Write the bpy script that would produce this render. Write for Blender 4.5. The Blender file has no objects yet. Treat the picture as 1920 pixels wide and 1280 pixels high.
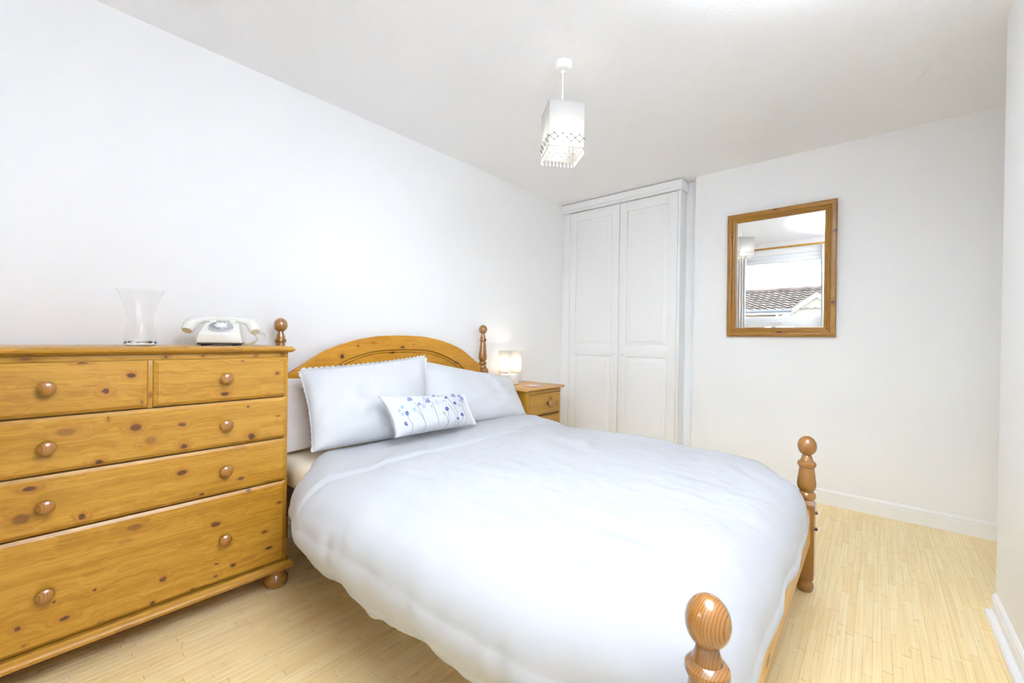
import bpy, bmesh, math, random
import numpy as np
from mathutils import Vector, Matrix

random.seed(7)
C = bpy.context.scene.collection
scene = bpy.context.scene
PI = math.pi

# ------------------------------------------------------------------ camera
CAM = (-3.5136, -2.3671, 1.0747)
YAW, PITCH, ROLL, FPX = 0.7151, -0.0052, 0.0142, 787.0
_f = Vector((math.cos(YAW)*math.cos(PITCH), math.sin(YAW)*math.cos(PITCH), math.sin(PITCH)))
_r = Vector((math.sin(YAW), -math.cos(YAW), 0))
_u = _r.cross(_f)
_r2 = _r*math.cos(ROLL) + _u*math.sin(ROLL)
_u2 = _u*math.cos(ROLL) - _r*math.sin(ROLL)
cam = bpy.data.cameras.new('camera')
cam.sensor_width = 36
cam.lens = FPX/1920*36
cam.clip_start = 0.02
camo = bpy.data.objects.new('camera', cam)
C.objects.link(camo)
camo.matrix_world = Matrix(((_r2.x, _u2.x, -_f.x, CAM[0]), (_r2.y, _u2.y, -_f.y, CAM[1]), (_r2.z, _u2.z, -_f.z, CAM[2]), (0, 0, 0, 1)))
scene.camera = camo

# ------------------------------------------------------------------ light and exposure
SKY = (0.84, 0.93, 1.0)
SKY_STRENGTH = 6.5
BULB_STRENGTH = 10.0        # pendant lamp
BEDSIDE_STRENGTH = 46.0
FILL_POWER = 1250.0         # added fill spot near the camera, bounced off the ceiling
scene.view_settings.view_transform = 'Standard'
scene.view_settings.look = 'None'
scene.view_settings.gamma = 1
scene.view_settings.use_curve_mapping = False
scene.view_settings.exposure = 0.84
world = bpy.data.worlds.new('overcast_sky')
scene.world = world
world.use_nodes = True
bgn = world.node_tree.nodes['Background']
bgn.inputs[0].default_value = (*SKY, 1)
bgn.inputs[1].default_value = SKY_STRENGTH
scene.cycles.max_bounces = 16
scene.cycles.diffuse_bounces = 10
scene.cycles.glossy_bounces = 6
scene.cycles.transparent_max_bounces = 16
scene.cycles.sample_clamp_indirect = 6.0
scene.cycles.caustics_reflective = False
# sampling guide for the daylight entering by the window
WY0, WY1, WZ0, WZ1, WX = -2.02, -0.62, 0.80, 2.22, -3.75
pl = bpy.data.lights.new('window_portal', 'AREA')
pl.shape = 'RECTANGLE'
pl.size, pl.size_y = WY1-WY0, WZ1-WZ0
pl.cycles.is_portal = True
plo = bpy.data.objects.new('window_portal', pl)
C.objects.link(plo)
plo.location = (WX-0.11, (WY0+WY1)/2, (WZ0+WZ1)/2)
plo.rotation_euler = (Vector((1, 0, 0))).to_track_quat('-Z', 'Z').to_euler()


fl = bpy.data.lights.new('bounce_fill', 'SPOT')  # unseen spot added to brighten the whole room by way of the ceiling
fl.energy = FILL_POWER
fl.color = (0.83, 0.93, 1.09)
fl.spot_size = math.radians(84)
fl.spot_blend = 1.0
fl.shadow_soft_size = 0.05
flo = bpy.data.objects.new('bounce_fill', fl)
C.objects.link(flo)
flo.location = (-3.42, -2.42, 1.38)
flo.rotation_euler = Vector((0.43, -0.06, 1)).to_track_quat('-Z', 'Y').to_euler()

# ------------------------------------------------------------------ node helpers
class NT:
    def __init__(s, name):
        s.m = bpy.data.materials.new(name)
        s.m.use_nodes = True
        s.t = s.m.node_tree
        s.b = s.t.nodes['Principled BSDF']
        s.out = s.t.nodes['Material Output']

    def n(s, kind, **kw):
        nd = s.t.nodes.new(kind)
        for k, v in kw.items():
            if k.startswith('i_'):
                s.put(nd, k[2:], v)
            else:
                setattr(nd, k, v)
        return nd

    def put(s, nd, key, v):
        key = int(key) if key.isdigit() else key.replace('_', ' ')
        sock = nd.inputs[key]
        if isinstance(v, bpy.types.NodeSocket):
            s.t.links.new(v, sock)
        else:
            sock.default_value = v

    def math(s, op, a, b=0.0, c=0.0, clamp=False):
        nd = s.n('ShaderNodeMath', operation=op, use_clamp=clamp)
        for i, v in enumerate((a, b, c)):
            s.put(nd, str(i), v)
        return nd.outputs[0]

    def vmath(s, op, a, b=(0, 0, 0)):
        nd = s.n('ShaderNodeVectorMath', operation=op)
        s.put(nd, '0', a)
        s.put(nd, '1', b)
        return nd.outputs['Value'] if op in ('LENGTH', 'DISTANCE', 'DOT_PRODUCT') else nd.outputs[0]

    def noise(s, vec, scale=1.0, detail=3.0, rough=0.5, dist=0.0):
        nd = s.n('ShaderNodeTexNoise', i_Vector=vec, i_Scale=scale, i_Detail=detail, i_Roughness=rough, i_Distortion=dist)
        return nd.outputs[0]

    def ramp(s, fac, stops):
        nd = s.n('ShaderNodeValToRGB')
        s.put(nd, '0', fac)
        cr = nd.color_ramp
        while len(cr.elements) < len(stops):
            cr.elements.new(0.5)
        for e, (p, c) in zip(cr.elements, stops):
            e.position = p
            e.color = (*c, 1)
        return nd.outputs[0]

    def mix(s, fac, a, b, blend='MIX'):
        nd = s.n('ShaderNodeMix', data_type='RGBA', blend_type=blend)
        s.put(nd, '0', fac)
        for i, v in ((6, a), (7, b)):
            s.put(nd, str(i), (*v, 1) if isinstance(v, tuple) else v)
        return nd.outputs[2]

    def rng(s, v, a, b, c, d, smooth=True):
        nd = s.n('ShaderNodeMapRange', interpolation_type='SMOOTHSTEP' if smooth else 'LINEAR')
        for i, x in enumerate((v, a, b, c, d)):
            s.put(nd, str(i), x)
        return nd.outputs[0]

    def bump(s, h, strength=0.2, dist=0.002):
        nd = s.n('ShaderNodeBump', i_Height=h, i_Strength=strength, i_Distance=dist)
        s.t.links.new(nd.outputs[0], s.b.inputs['Normal'])

    def obj(s):
        return s.n('ShaderNodeTexCoord').outputs['Object']

    def set(s, **kw):
        for k, v in kw.items():
            s.put(s.b, k, v)
        return s


def plain(name, col, rough=0.5, **kw):
    t = NT(name)
    t.set(Base_Color=(*col, 1), Roughness=rough, **kw)
    return t.m


def painted(name, col, rough=0.6, scale=300, strength=0.05, dist=0.001):
    """white emulsion with a fine roller texture"""
    t = NT(name)
    o = t.obj()
    t.set(Base_Color=(*col, 1), Roughness=rough)
    t.bump(t.noise(o, scale, 2), strength, dist)
    return t.m


HONEY = dict(lo=(0.235, 0.106, 0.008), mid=(0.305, 0.149, 0.014), hi=(0.37, 0.192, 0.026))


def pine(name, knots=(), axis='X', origin=(0, 0, 0), tone=HONEY, rough=0.36, gain=1.0):
    """lacquered pine: straight grain along one axis, flowing round the knots (x, z, rx, rz, strength)"""
    t = NT(name)
    o = t.obj()
    wob = t.noise(o, 9.0, 2)
    p = o
    kn = halo = None
    if knots:
        nz = t.n('ShaderNodeTexNoise', i_Vector=o, i_Scale=60.0, i_Detail=2.0)
        jit = t.vmath('SUBTRACT', nz.outputs['Color'], (0.5, 0.5, 0.5))
        pj = t.vmath('ADD', o, t.vmath('MULTIPLY', jit, (0.010, 0.0, 0.008)))
        for (kx, kz, rx, rz, st) in knots:
            d = t.vmath('SUBTRACT', pj, (kx-origin[0], 0, kz-origin[2]))
            d = t.vmath('LENGTH', t.vmath('MULTIPLY', d, (1/rx, 0, 1/rz)))
            a = t.rng(d, 0.62, 1.18, st, 0.0)
            h = t.rng(d, 0.8, 3.4, st, 0.0)
            kn = a if kn is None else t.math('MAXIMUM', kn, a)
            halo = h if halo is None else t.math('MAXIMUM', halo, h)
    along = {'X': (1, 0, 0), 'Y': (0, 1, 0), 'Z': (0, 0, 1)}[axis]
    sc = lambda l, c: tuple(l if a else c for a in along)
    bend = t.math('MULTIPLY', t.math('SUBTRACT', wob, 0.5), 0.05)
    if halo is not None:
        bend = t.math('ADD', bend, t.math('MULTIPLY', halo, 0.035))
    cmb = t.n('ShaderNodeCombineXYZ')
    for i in range(3):
        if not along[i]:
            t.put(cmb, str(i), bend)
    p = t.vmath('ADD', o, cmb.outputs[0])
    s1 = t.noise(t.vmath('MULTIPLY', p, sc(0.9, 26)), 1.0, 3, 0.55)
    s2 = t.noise(t.vmath('MULTIPLY', p, sc(2.2, 150)), 1.0, 2, 0.5)
    s3 = t.noise(t.vmath('MULTIPLY', o, sc(8.0, 700)), 1.0, 1, 0.5)
    g = t.math('ADD', t.math('MULTIPLY', s1, 0.55), t.math('MULTIPLY', s2, 0.45))
    lo, mid, hi = [tuple(min(1, v*gain) for v in tone[k]) for k in ('lo', 'mid', 'hi')]
    col = t.ramp(g, [(0.36, lo), (0.5, mid), (0.64, hi)])
    col = t.mix(t.rng(s3, 0.42, 0.75, 0.0, 0.45), col, tuple(v*0.6 for v in lo))
    if kn is not None:
        col = t.mix(t.math('MULTIPLY', halo, 0.38), col, (0.20, 0.062, 0.008))
        col = t.mix(kn, col, t.mix(t.noise(o, 160, 2), (0.028, 0.007, 0.003), (0.10, 0.030, 0.008)))
    t.set(Base_Color=col, Roughness=rough)
    t.put(t.b, 'Coat Weight', 0.15)
    t.put(t.b, 'Coat Roughness', 0.25)
    t.put(t.b, 'Specular IOR Level', 0.3)
    t.bump(g, 0.06, 0.001)
    return t.m


def turned(name, dx=0.0, dy=0.05, freq=330.0, gain=0.46, dark=0.72):
    """turned pine: annual rings round a vertical pith beside the piece"""
    t = NT(name)
    o = t.obj()
    nz = t.noise(t.vmath('MULTIPLY', o, (14, 14, 3)), 1.0, 2)
    q = t.vmath('MULTIPLY', t.vmath('SUBTRACT', o, (dx, dy, 0)), (1, 1, 0.06))
    d = t.math('ADD', t.vmath('LENGTH', q), t.math('MULTIPLY', nz, 0.012))
    w = t.math('PINGPONG', t.math('MULTIPLY', d, freq), 1.0)
    w = t.math('POWER', w, 1.6)
    col = t.ramp(w, [(0.1, tuple(v*gain for v in (0.50, 0.215, 0.030))), (0.55, tuple(v*gain for v in (0.44, 0.175, 0.023))), (0.95, tuple(v*gain*dark for v in (0.26, 0.085, 0.012)))])
    t.set(Base_Color=col, Roughness=0.22)
    t.put(t.b, 'Coat Weight', 0.6)
    t.put(t.b, 'Coat Roughness', 0.06)
    return t.m


def fabric(name, col, scale=900, strength=0.08, rough=0.9, sheen=0.15):
    t = NT(name)
    o = t.obj()
    t.set(Base_Color=(*col, 1), Roughness=rough)
    t.put(t.b, 'Sheen Weight', sheen)
    t.bump(t.noise(o, scale, 2), strength, 0.0006)
    return t.m


def emit(name, col, strength):
    t = NT(name)
    t.set(Base_Color=(*col, 1), Emission_Color=(*col, 1), Emission_Strength=strength)
    return t.m


def shade_fabric(name, col, through=0.25):
    """woven lampshade cloth: scatters, lets light glow through, with open gaps in the weave"""
    t = NT(name)
    tr = t.n('ShaderNodeBsdfTranslucent', i_Color=(*col, 1))
    df = t.n('ShaderNodeBsdfDiffuse', i_Color=(*col, 1))
    tp = t.n('ShaderNodeBsdfTransparent')
    m1 = t.n('ShaderNodeMixShader', i_0=0.5)
    t.t.links.new(tr.outputs[0], m1.inputs[1])
    t.t.links.new(df.outputs[0], m1.inputs[2])
    m2 = t.n('ShaderNodeMixShader', i_0=through)
    t.t.links.new(m1.outputs[0], m2.inputs[1])
    t.t.links.new(tp.outputs[0], m2.inputs[2])
    t.t.links.new(m2.outputs[0], t.out.inputs[0])
    return t.m


def pane_glass(name):
    t = NT(name)
    tp = t.n('ShaderNodeBsdfTransparent', i_Color=(0.96, 0.98, 0.98, 1))
    gl = t.n('ShaderNodeBsdfGlossy', i_Roughness=0.0)
    fr = t.n('ShaderNodeFresnel', i_IOR=1.45)
    m = t.n('ShaderNodeMixShader', i_0=fr.outputs[0])
    t.t.links.new(tp.outputs[0], m.inputs[1])
    t.t.links.new(gl.outputs[0], m.inputs[2])
    t.t.links.new(m.outputs[0], t.out.inputs[0])
    return t.m


# ------------------------------------------------------------------ mesh builder
class MB:
    """collects shapes given in world metres; build() links them as one mesh object"""
    def __init__(s):
        s.bm = bmesh.new()

    def _take(s, tmp):
        me = bpy.data.meshes.new('tmp')
        tmp.to_mesh(me)
        tmp.free()
        s.bm.from_mesh(me)
        bpy.data.meshes.remove(me)

    def box(s, x0, x1, y0, y1, z0, z1, bev=0.0, seg=2):
        t = bmesh.new()
        bmesh.ops.create_cube(t, size=1)
        for v in t.verts:
            v.co = Vector(((x0+x1)/2+v.co.x*(x1-x0), (y0+y1)/2+v.co.y*(y1-y0), (z0+z1)/2+v.co.z*(z1-z0)))
        if bev:
            bmesh.ops.bevel(t, geom=list(t.edges), offset=bev, segments=seg, profile=0.5, affect='EDGES')
        s._take(t)
        return s

    def prism(s, pts, axis, a, b, bev=0.0, seg=2):
        """polygon in the two other axes, extruded along axis from a to b"""
        t = bmesh.new()
        def mk(p, d):
            return {'X': (d, p[0], p[1]), 'Y': (p[0], d, p[1]), 'Z': (p[0], p[1], d)}[axis]
        lo = [t.verts.new(mk(p, a)) for p in pts]
        hi = [t.verts.new(mk(p, b)) for p in pts]
        n = len(pts)
        t.faces.new(lo)
        t.faces.new(hi)
        for i in range(n):
            t.faces.new((lo[i], lo[(i+1) % n], hi[(i+1) % n], hi[i]))
        bmesh.ops.recalc_face_normals(t, faces=t.faces)
        if bev:
            bmesh.ops.bevel(t, geom=list(t.edges), offset=bev, segments=seg, profile=0.5, affect='EDGES')
        s._take(t)
        return s

    def lathe(s, prof, cx, cy, cz=0.0, n=32, axis='Z', flip=1):
        """prof: (radius, height) list"""
        t = bmesh.new()
        rows = []
        for r, h in prof:
            row = []
            for k in range(n):
                a = 2*PI*k/n
                c, d = r*math.cos(a), r*math.sin(a)
                p = {'Z': (cx+c, cy+d, cz+h*flip), 'Y': (cx+c, cy+h*flip, cz+d), 'X': (cx+h*flip, cy+c, cz+d)}[axis]
                row.append(t.verts.new(p))
            rows.append(row)
        for a, b in zip(rows, rows[1:]):
            for k in range(n):
                t.faces.new((a[k], a[(k+1) % n], b[(k+1) % n], b[k]))
        if prof[0][0] > 1e-5:
            t.faces.new(rows[0][::-1])
        if prof[-1][0] > 1e-5:
            t.faces.new(rows[-1])
        bmesh.ops.remove_doubles(t, verts=t.verts, dist=1e-6)
        bmesh.ops.recalc_face_normals(t, faces=t.faces)
        s._take(t)
        return s

    def tube(s, pts, r, n=8, cap=True):
        """r: radius or list of radii"""
        pts = [Vector(p) for p in pts]
        rs = r if isinstance(r, (list, tuple)) else [r]*len(pts)
        t = bmesh.new()
        rows = []
        up = Vector((0, 0, 1))
        prev = None
        for i, p in enumerate(pts):
            d = (pts[min(i+1, len(pts)-1)] - pts[max(i-1, 0)]).normalized()
            if prev is None:
                a = d.cross(up)
                if a.length < 1e-3:
                    a = d.cross(Vector((1, 0, 0)))
            else:
                a = prev - d*prev.dot(d)
            a.normalize()
            prev = a
            b = d.cross(a)
            rows.append([t.verts.new(p + (a*math.cos(2*PI*k/n) + b*math.sin(2*PI*k/n))*rs[i]) for k in range(n)])
        for a, b in zip(rows, rows[1:]):
            for k in range(n):
                t.faces.new((a[k], a[(k+1) % n], b[(k+1) % n], b[k]))
        if cap:
            t.faces.new(rows[0][::-1])
            t.faces.new(rows[-1])
        bmesh.ops.recalc_face_normals(t, faces=t.faces)
        s._take(t)
        return s

    def ball(s, c, r, n=12, sz=1.0):
        prof = [(r*math.sin(PI*k/n), -r*sz*math.cos(PI*k/n)) for k in range(n+1)]
        return s.lathe(prof, c[0], c[1], c[2], n=max(8, n))

    def grid(s, P):
        """P: array (n, m, 3) of points; open sheet"""
        n, m = P.shape[:2]
        t = bmesh.new()
        vs = [[t.verts.new(P[i, j]) for j in range(m)] for i in range(n)]
        for i in range(n-1):
            for j in range(m-1):
                t.faces.new((vs[i][j], vs[i+1][j], vs[i+1][j+1], vs[i][j+1]))
        s._take(t)
        return s

    def build(s, name, mat, parent=None, origin=None, angle=35, local=False, label=None, **props):
        me = bpy.data.meshes.new(name)
        if parent is not None and not local:
            r = parent
            off = Vector((0, 0, 0))
            while r is not None:
                off += r.location
                r = r.parent
            s.bm.transform(Matrix.Translation(-off))
        elif origin is not None:
            s.bm.transform(Matrix.Translation(-Vector(origin)))
        s.bm.to_mesh(me)
        s.bm.free()
        me.materials.append(mat)
        me.polygons.foreach_set('use_smooth', [True]*len(me.polygons))
        me.set_sharp_from_angle(angle=math.radians(angle))
        o = bpy.data.objects.new(name, me)
        C.objects.link(o)
        if parent is not None:
            o.parent = parent
        elif origin is not None:
            o.location = origin
        if label:
            o['label'] = label
        for k, v in props.items():
            o[k] = v
        return o


def np_mesh(name, verts, faces, mat, parent=None, origin=(0, 0, 0), angle=180, **props):
    me = bpy.data.meshes.new(name)
    v = np.asarray(verts, float) - np.asarray(origin, float)
    me.from_pydata(v.tolist(), [], faces.tolist() if hasattr(faces, 'tolist') else faces)
    me.materials.append(mat)
    me.polygons.foreach_set('use_smooth', [True]*len(me.polygons))
    if angle < 180:
        me.set_sharp_from_angle(angle=math.radians(angle))
    o = bpy.data.objects.new(name, me)
    C.objects.link(o)
    if parent is not None:
        o.parent = parent
    else:
        o.location = origin
    for k, val in props.items():
        o[k] = val
    return o


def thing(name, label, cat, loc=(0, 0, 0), rotz=0, group=None):
    o = bpy.data.objects.new(name, None)
    C.objects.link(o)
    o.empty_display_size = 0.05
    o.location = loc
    o.rotation_euler = (0, 0, rotz)
    o['label'] = label
    o['category'] = cat
    if group:
        o['group'] = group
    return o


def tag(o, label, cat, group=None):
    o['label'] = label
    o['category'] = cat
    if group:
        o['group'] = group
    return o


# ---- value noise for the soft furnishings
_rs = np.random.RandomState(5)
_tab = _rs.rand(256, 256)


def vnoise(x, y, seed=0):
    x = np.asarray(x)+seed*17.3
    y = np.asarray(y)+seed*9.7
    xi, yi = np.floor(x).astype(int), np.floor(y).astype(int)
    fx, fy = x-xi, y-yi
    fx, fy = fx*fx*fx*(fx*(fx*6-15)+10), fy*fy*fy*(fy*(fy*6-15)+10)
    g = lambda a, b: _tab[(a) % 256, (b) % 256]
    return (g(xi, yi)*(1-fx)*(1-fy)+g(xi+1, yi)*fx*(1-fy)+g(xi, yi+1)*(1-fx)*fy+g(xi+1, yi+1)*fx*fy)*2-1


def fbm(x, y, seed=0, oct=3):
    s, a = 0, 1
    for k in range(oct):
        s = s+a*vnoise(x*2**k, y*2**k, seed+k)
        a *= 0.5
    return s


def sstep(a, b, x):
    t = np.clip((x-a)/(b-a), 0, 1)
    return t*t*(3-2*t)


# ------------------------------------------------------------------ shared materials
M = {}
M['wall'] = painted('wall_emulsion', (0.925, 0.928, 0.932), 0.65, 260, 0.06)
M['ceiling'] = painted('textured_ceiling_paint', (0.945, 0.947, 0.955), 0.8, 75, 0.30, 0.004)
M['gloss'] = plain('white_gloss_paint', (0.93, 0.935, 0.94), 0.3)
M['satin'] = plain('white_satin_wardrobe', (0.92, 0.922, 0.92), 0.38)
M['turned'] = turned('turned_pine')
M['turned_knob'] = turned('turned_pine_knob', 0.0, 0.06, 500, 0.46, 1.10)
M['honey'] = pine('pine_grain_across', axis='X')
M['honey_v'] = pine('pine_grain_upright', axis='Z')
M['honey_y'] = pine('pine_grain_deep', axis='Y')
M['white_cotton'] = fabric('white_cotton', (0.60, 0.605, 0.62))
M['duvet'] = fabric('white_duvet_cover', (0.455, 0.46, 0.47), 700, 0.06)
M['beige_cotton'] = fabric('beige_cotton', (0.74, 0.68, 0.64))
M['cream_cotton'] = fabric('cream_cotton', (0.90, 0.82, 0.64))
M['black'] = plain('black_plastic', (0.012, 0.012, 0.014), 0.4)
M['upvc'] = plain('white_plastic_frame', (0.86, 0.87, 0.88), 0.3)

# ------------------------------------------------------------------ the room
H = 2.4
XB = -3.75                 # window wall
YR = -2.748                # right wall face
XC = -0.93                 # its corner
YA = -3.7                  # end of the passage beyond the corner
S = dict(kind='structure')

floor = MB().box(XB-0.1, 0.2, YA-0.1, 0.1, -0.1, -0.012).build('floor', plain('floor_underlay', (0.40, 0.24, 0.09), 0.8), origin=(-1.9, -1.4, 0), **S)
MB().box(XB-0.1, 0.2, YA-0.1, 0.1, H, H+0.1).build('ceiling', M['ceiling'], origin=(-1.9, -1.4, H), **S)
MB().box(XB-0.1, 0.2, 0.0, 0.1, -0.1, H).build('wall_left', M['wall'], origin=(-1.9, 0, 0), **S)
MB().box(0.0, 0.2, YA, -1.252, -0.1, H).build('wall_far', M['wall'], origin=(0, -2, 0), **S)
MB().box(0.10, 0.2, -1.252, 0.0, -0.1, H).build('wall_recess', M['wall'], origin=(0.1, -1.2, 0), **S)
MB().box(XB-0.1, XC, YA, YR, -0.1, H).build('wall_right', M['wall'], origin=(-2, YR, 0), **S)
MB().box(XC-0.05, 0.2, YA-0.1, YA, -0.1, H).build('wall_passage', M['wall'], origin=(-0.4, YA, 0), **S)
w = MB()
w.box(XB-0.1, XB, YR, WY0, -0.1, H)
w.box(XB-0.1, XB, WY1, 0.0, -0.1, H)
w.box(XB-0.1, XB, WY0, WY1, -0.1, WZ0)
w.box(XB-0.1, XB, WY0, WY1, WZ1, H)
w.build('wall_back', M['wall'], origin=(XB, -1.4, 0), **S)

# skirting boards: moulded profile (height, projection)
SK = [(0, 0), (0, 0.014), (0.062, 0.014), (0.064, 0.011), (0.068, 0.011), (0.071, 0.013), (0.078, 0.012), (0.084, 0.007), (0.088, 0.003), (0.088, 0)]


def skirting(name, axis, face, sgn, a, b, sc=1.0):
    mb = MB()
    if axis == 'Y':
        mb.prism([(face+sgn*p, h*sc) for h, p in SK], 'Y', a, b)
    else:
        mb.prism([(face+sgn*p, h*sc) for h, p in SK], 'X', a, b)
    return mb.build(name, M['gloss'], origin=(0, 0, 0), angle=20, **S)


skirting('baseboard_far', 'Y', 0.0, -1, YA, -1.252, 1.12)
skirting('baseboard_left', 'X', 0.0, -1, XB, -0.06)
skirting('baseboard_right', 'X', YR, 1, XB, XC-0.012, 0.85)
skirting('baseboard_back', 'Y', XB, 1, YR+0.02, -0.02)
MB().prism([(YR+0.014, 0), (YR+0.036, 0), (YR+0.036, 0.008), (YR+0.031, 0.014), (YR+0.014, 0.016)], 'X', XB, XC-0.035).build('trim_1', M['gloss'], origin=(-2, YR, 0), angle=20, **S)

# ---- bamboo strip floor: each strip a piece; nearest ones separate, the rest joined
t = NT('bamboo_strip')
o_ = t.n('ShaderNodeTexCoord').outputs['Object']
gpos = t.n('ShaderNodeNewGeometry')
rnd = t.math('FRACT', t.math('ADD', gpos.outputs['Random Per Island'], t.n('ShaderNodeObjectInfo').outputs['Random']))
pos = gpos.outputs['Position']
base = t.ramp(rnd, [(0.0, (0.81, 0.62, 0.30)), (0.3, (0.85, 0.675, 0.35)), (0.7, (0.865, 0.695, 0.37)), (1.0, (0.88, 0.73, 0.43))])
gr = t.noise(t.vmath('MULTIPLY', pos, (5, 420, 1)), 1.0, 2)
base = t.mix(t.rng(gr, 0.35, 0.7, 0.0, 0.22), base, (0.74, 0.55, 0.28))
vor = t.n('ShaderNodeTexVoronoi', i_Vector=t.vmath('MULTIPLY', pos, (7.0, 38.0, 1)), i_Scale=1.0)
gr2 = t.noise(t.vmath('MULTIPLY', pos, (2.5, 115, 1)), 1.0, 2, 0.6)
base = t.mix(t.rng(gr2, 0.40, 0.66, 0.0, 0.40), base, (0.70, 0.50, 0.25))
base = t.mix(t.rng(gr2, 0.47, 0.30, 0.0, 0.35), base, (0.91, 0.79, 0.54))
mk = t.rng(vor.outputs['Distance'], 0.06, 0.17, 1.0, 0.0)
kn = t.noise(t.vmath('MULTIPLY', pos, (90, 330, 1)), 1.0, 2)
base = t.mix(t.math('MULTIPLY', mk, t.rng(kn, 0.4, 0.65, 0.0, 0.6)), base, (0.47, 0.27, 0.10))
t.set(Base_Color=base, Roughness=0.36)
t.bump(gr, 0.04, 0.0005)
M['bamboo'] = t.m

SW = 0.0255


def strip_verts(x0, x1, y0, y1, zt):
    e = 0.0004
    a = [(x0, y0, -0.0115), (x1, y0, -0.0115), (x1, y1, -0.0115), (x0, y1, -0.0115)]
    b = [(x0, y0, zt-e), (x1, y0, zt-e), (x1, y1, zt-e), (x0, y1, zt-e)]
    c = [(x0+e, y0+e, zt), (x1-e, y0+e, zt), (x1-e, y1-e, zt), (x0+e, y1-e, zt)]
    fs = [(8, 9, 10, 11)]
    for k in range(4):
        j = (k+1) % 4
        fs += [(k, j, 4+j, 4+k), (4+k, 4+j, 8+j, 8+k)]
    return a+b+c, fs


def project(p):
    d = Vector(p)-Vector(CAM)
    z = d.dot(_f)
    if z < 0.05:
        return None
    return 960+FPX*d.dot(_r2)/z, 640-FPX*d.dot(_u2)/z, z


rnd_ = random.Random(11)
LENS = [0.16, 0.20, 0.24, 0.28, 0.32, 0.38]
strips = []
ny = int((0-YA)/SW)+1
for j in range(ny):
    y0 = -SW*(j+1)
    x = XB - rnd_.random()*0.3
    while x < 0.0:
        L = rnd_.choice(LENS)
        strips.append((x, y0, L))
        x += L


def seen(s):
    x, y, L = s
    cx, cy = x+L/2, y+SW/2
    if cx < XB or (cy < YR and cx < XC) or cy > -0.02:
        return -1
    if -2.80 < cx < -1.15 and cy > -2.13:
        return -1
    if -3.7 < cx < -2.78 and cy > -0.40:
        return -1
    if cx > -1.15 and cy > -1.9:
        return -1
    q = project((cx, cy, 0))
    if q is None or not (-20 < q[0] < 1940 and 560 < q[1] < 1320):
        return -1
    return L*SW*1.07/q[2]**3


strips.sort(key=seen, reverse=True)
smesh = {}
for L in LENS:
    for k in range(2):
        v, f = strip_verts(-L/2+0.0007, L/2-0.0007, -SW/2+0.0001, SW/2-0.0001, (0.0, -0.00025)[k])
        me = bpy.data.meshes.new('floor_strip')
        me.from_pydata(v, [], f)
        me.materials.append(M['bamboo'])
        smesh[L, k] = me
NP = 300
for (x, y, L) in strips[:NP]:
    o = bpy.data.objects.new('floor_strip', smesh[L, rnd_.randint(0, 1)])
    C.objects.link(o)
    o.parent = floor
    o.location = (x+L/2+1.9, y+SW/2+1.4, 0)
vv, ff = [], []
for (x, y, L) in strips[NP:]:
    x0, x1 = max(x+0.0007, XB), min(x+L-0.0007, 0.1)
    if x1-x0 < 0.01:
        continue
    v, f = strip_verts(x0, x1, y+0.0001, y+SW-0.0001, rnd_.choice((0.0, -0.00025)))
    n0 = len(vv)
    vv += v
    ff += [tuple(i+n0 for i in q) for q in f]
np_mesh('floor_strip_field', [(a+1.9, b+1.4, c) for a, b, c in vv], ff, M['bamboo'], parent=floor, angle=20, kind='stuff')

# ------------------------------------------------------------------ window, curtains (behind the camera, seen in the mirror)
win = bpy.data.objects.new('window_1', None)
C.objects.link(win)
win.location = (XB, (WY0+WY1)/2, WZ0)
win['kind'] = 'structure'
FX0, FX1 = XB-0.085, XB-0.02
for a in ((WY0, WY0+0.06, WZ0, WZ1), (WY1-0.06, WY1, WZ0, WZ1), (WY0+0.06, WY1-0.06, WZ1-0.06, WZ1), (WY0+0.06, WY1-0.06, WZ0, WZ0+0.06)):
    MB().box(FX0, FX1, a[0], a[1], a[2], a[3], 0.006).build('frame_bar', M['upvc'], win)
for a in ((WY0+0.06, WY0+0.115, WZ0+0.06, WZ1-0.06), (WY1-0.115, WY1-0.06, WZ0+0.06, WZ1-0.06), (WY0+0.115, WY1-0.115, WZ1-0.115, WZ1-0.06), (WY0+0.115, WY1-0.115, WZ0+0.06, WZ0+0.115), (WY0+0.115, WY1-0.115, 1.165, 1.315)):
    MB().box(FX0+0.01, FX1+0.015, a[0], a[1], a[2], a[3], 0.008).build('sash_bar', M['upvc'], win)
MB().box(XB-0.055, XB-0.05, WY0+0.11, WY1-0.11, WZ0+0.11, WZ1-0.11).build('window_pane', pane_glass('window_pane_glass'), win)
h = MB().box(FX1+0.015, FX1+0.027, -1.335, -1.235, 1.215, 1.265, 0.004)
h.box(FX1+0.027, FX1+0.045, -1.30, -1.27, 1.225, 1.255, 0.004)
h.box(FX1+0.04, FX1+0.055, -1.30, -1.18, 1.229, 1.251, 0.005)
h.build('window_handle', M['upvc'], win)
MB().box(XB-0.02, XB+0.05, WY0-0.04, WY1+0.04, WZ0-0.03, WZ0, 0.008).build('window_sill', M['gloss'], win)

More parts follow.
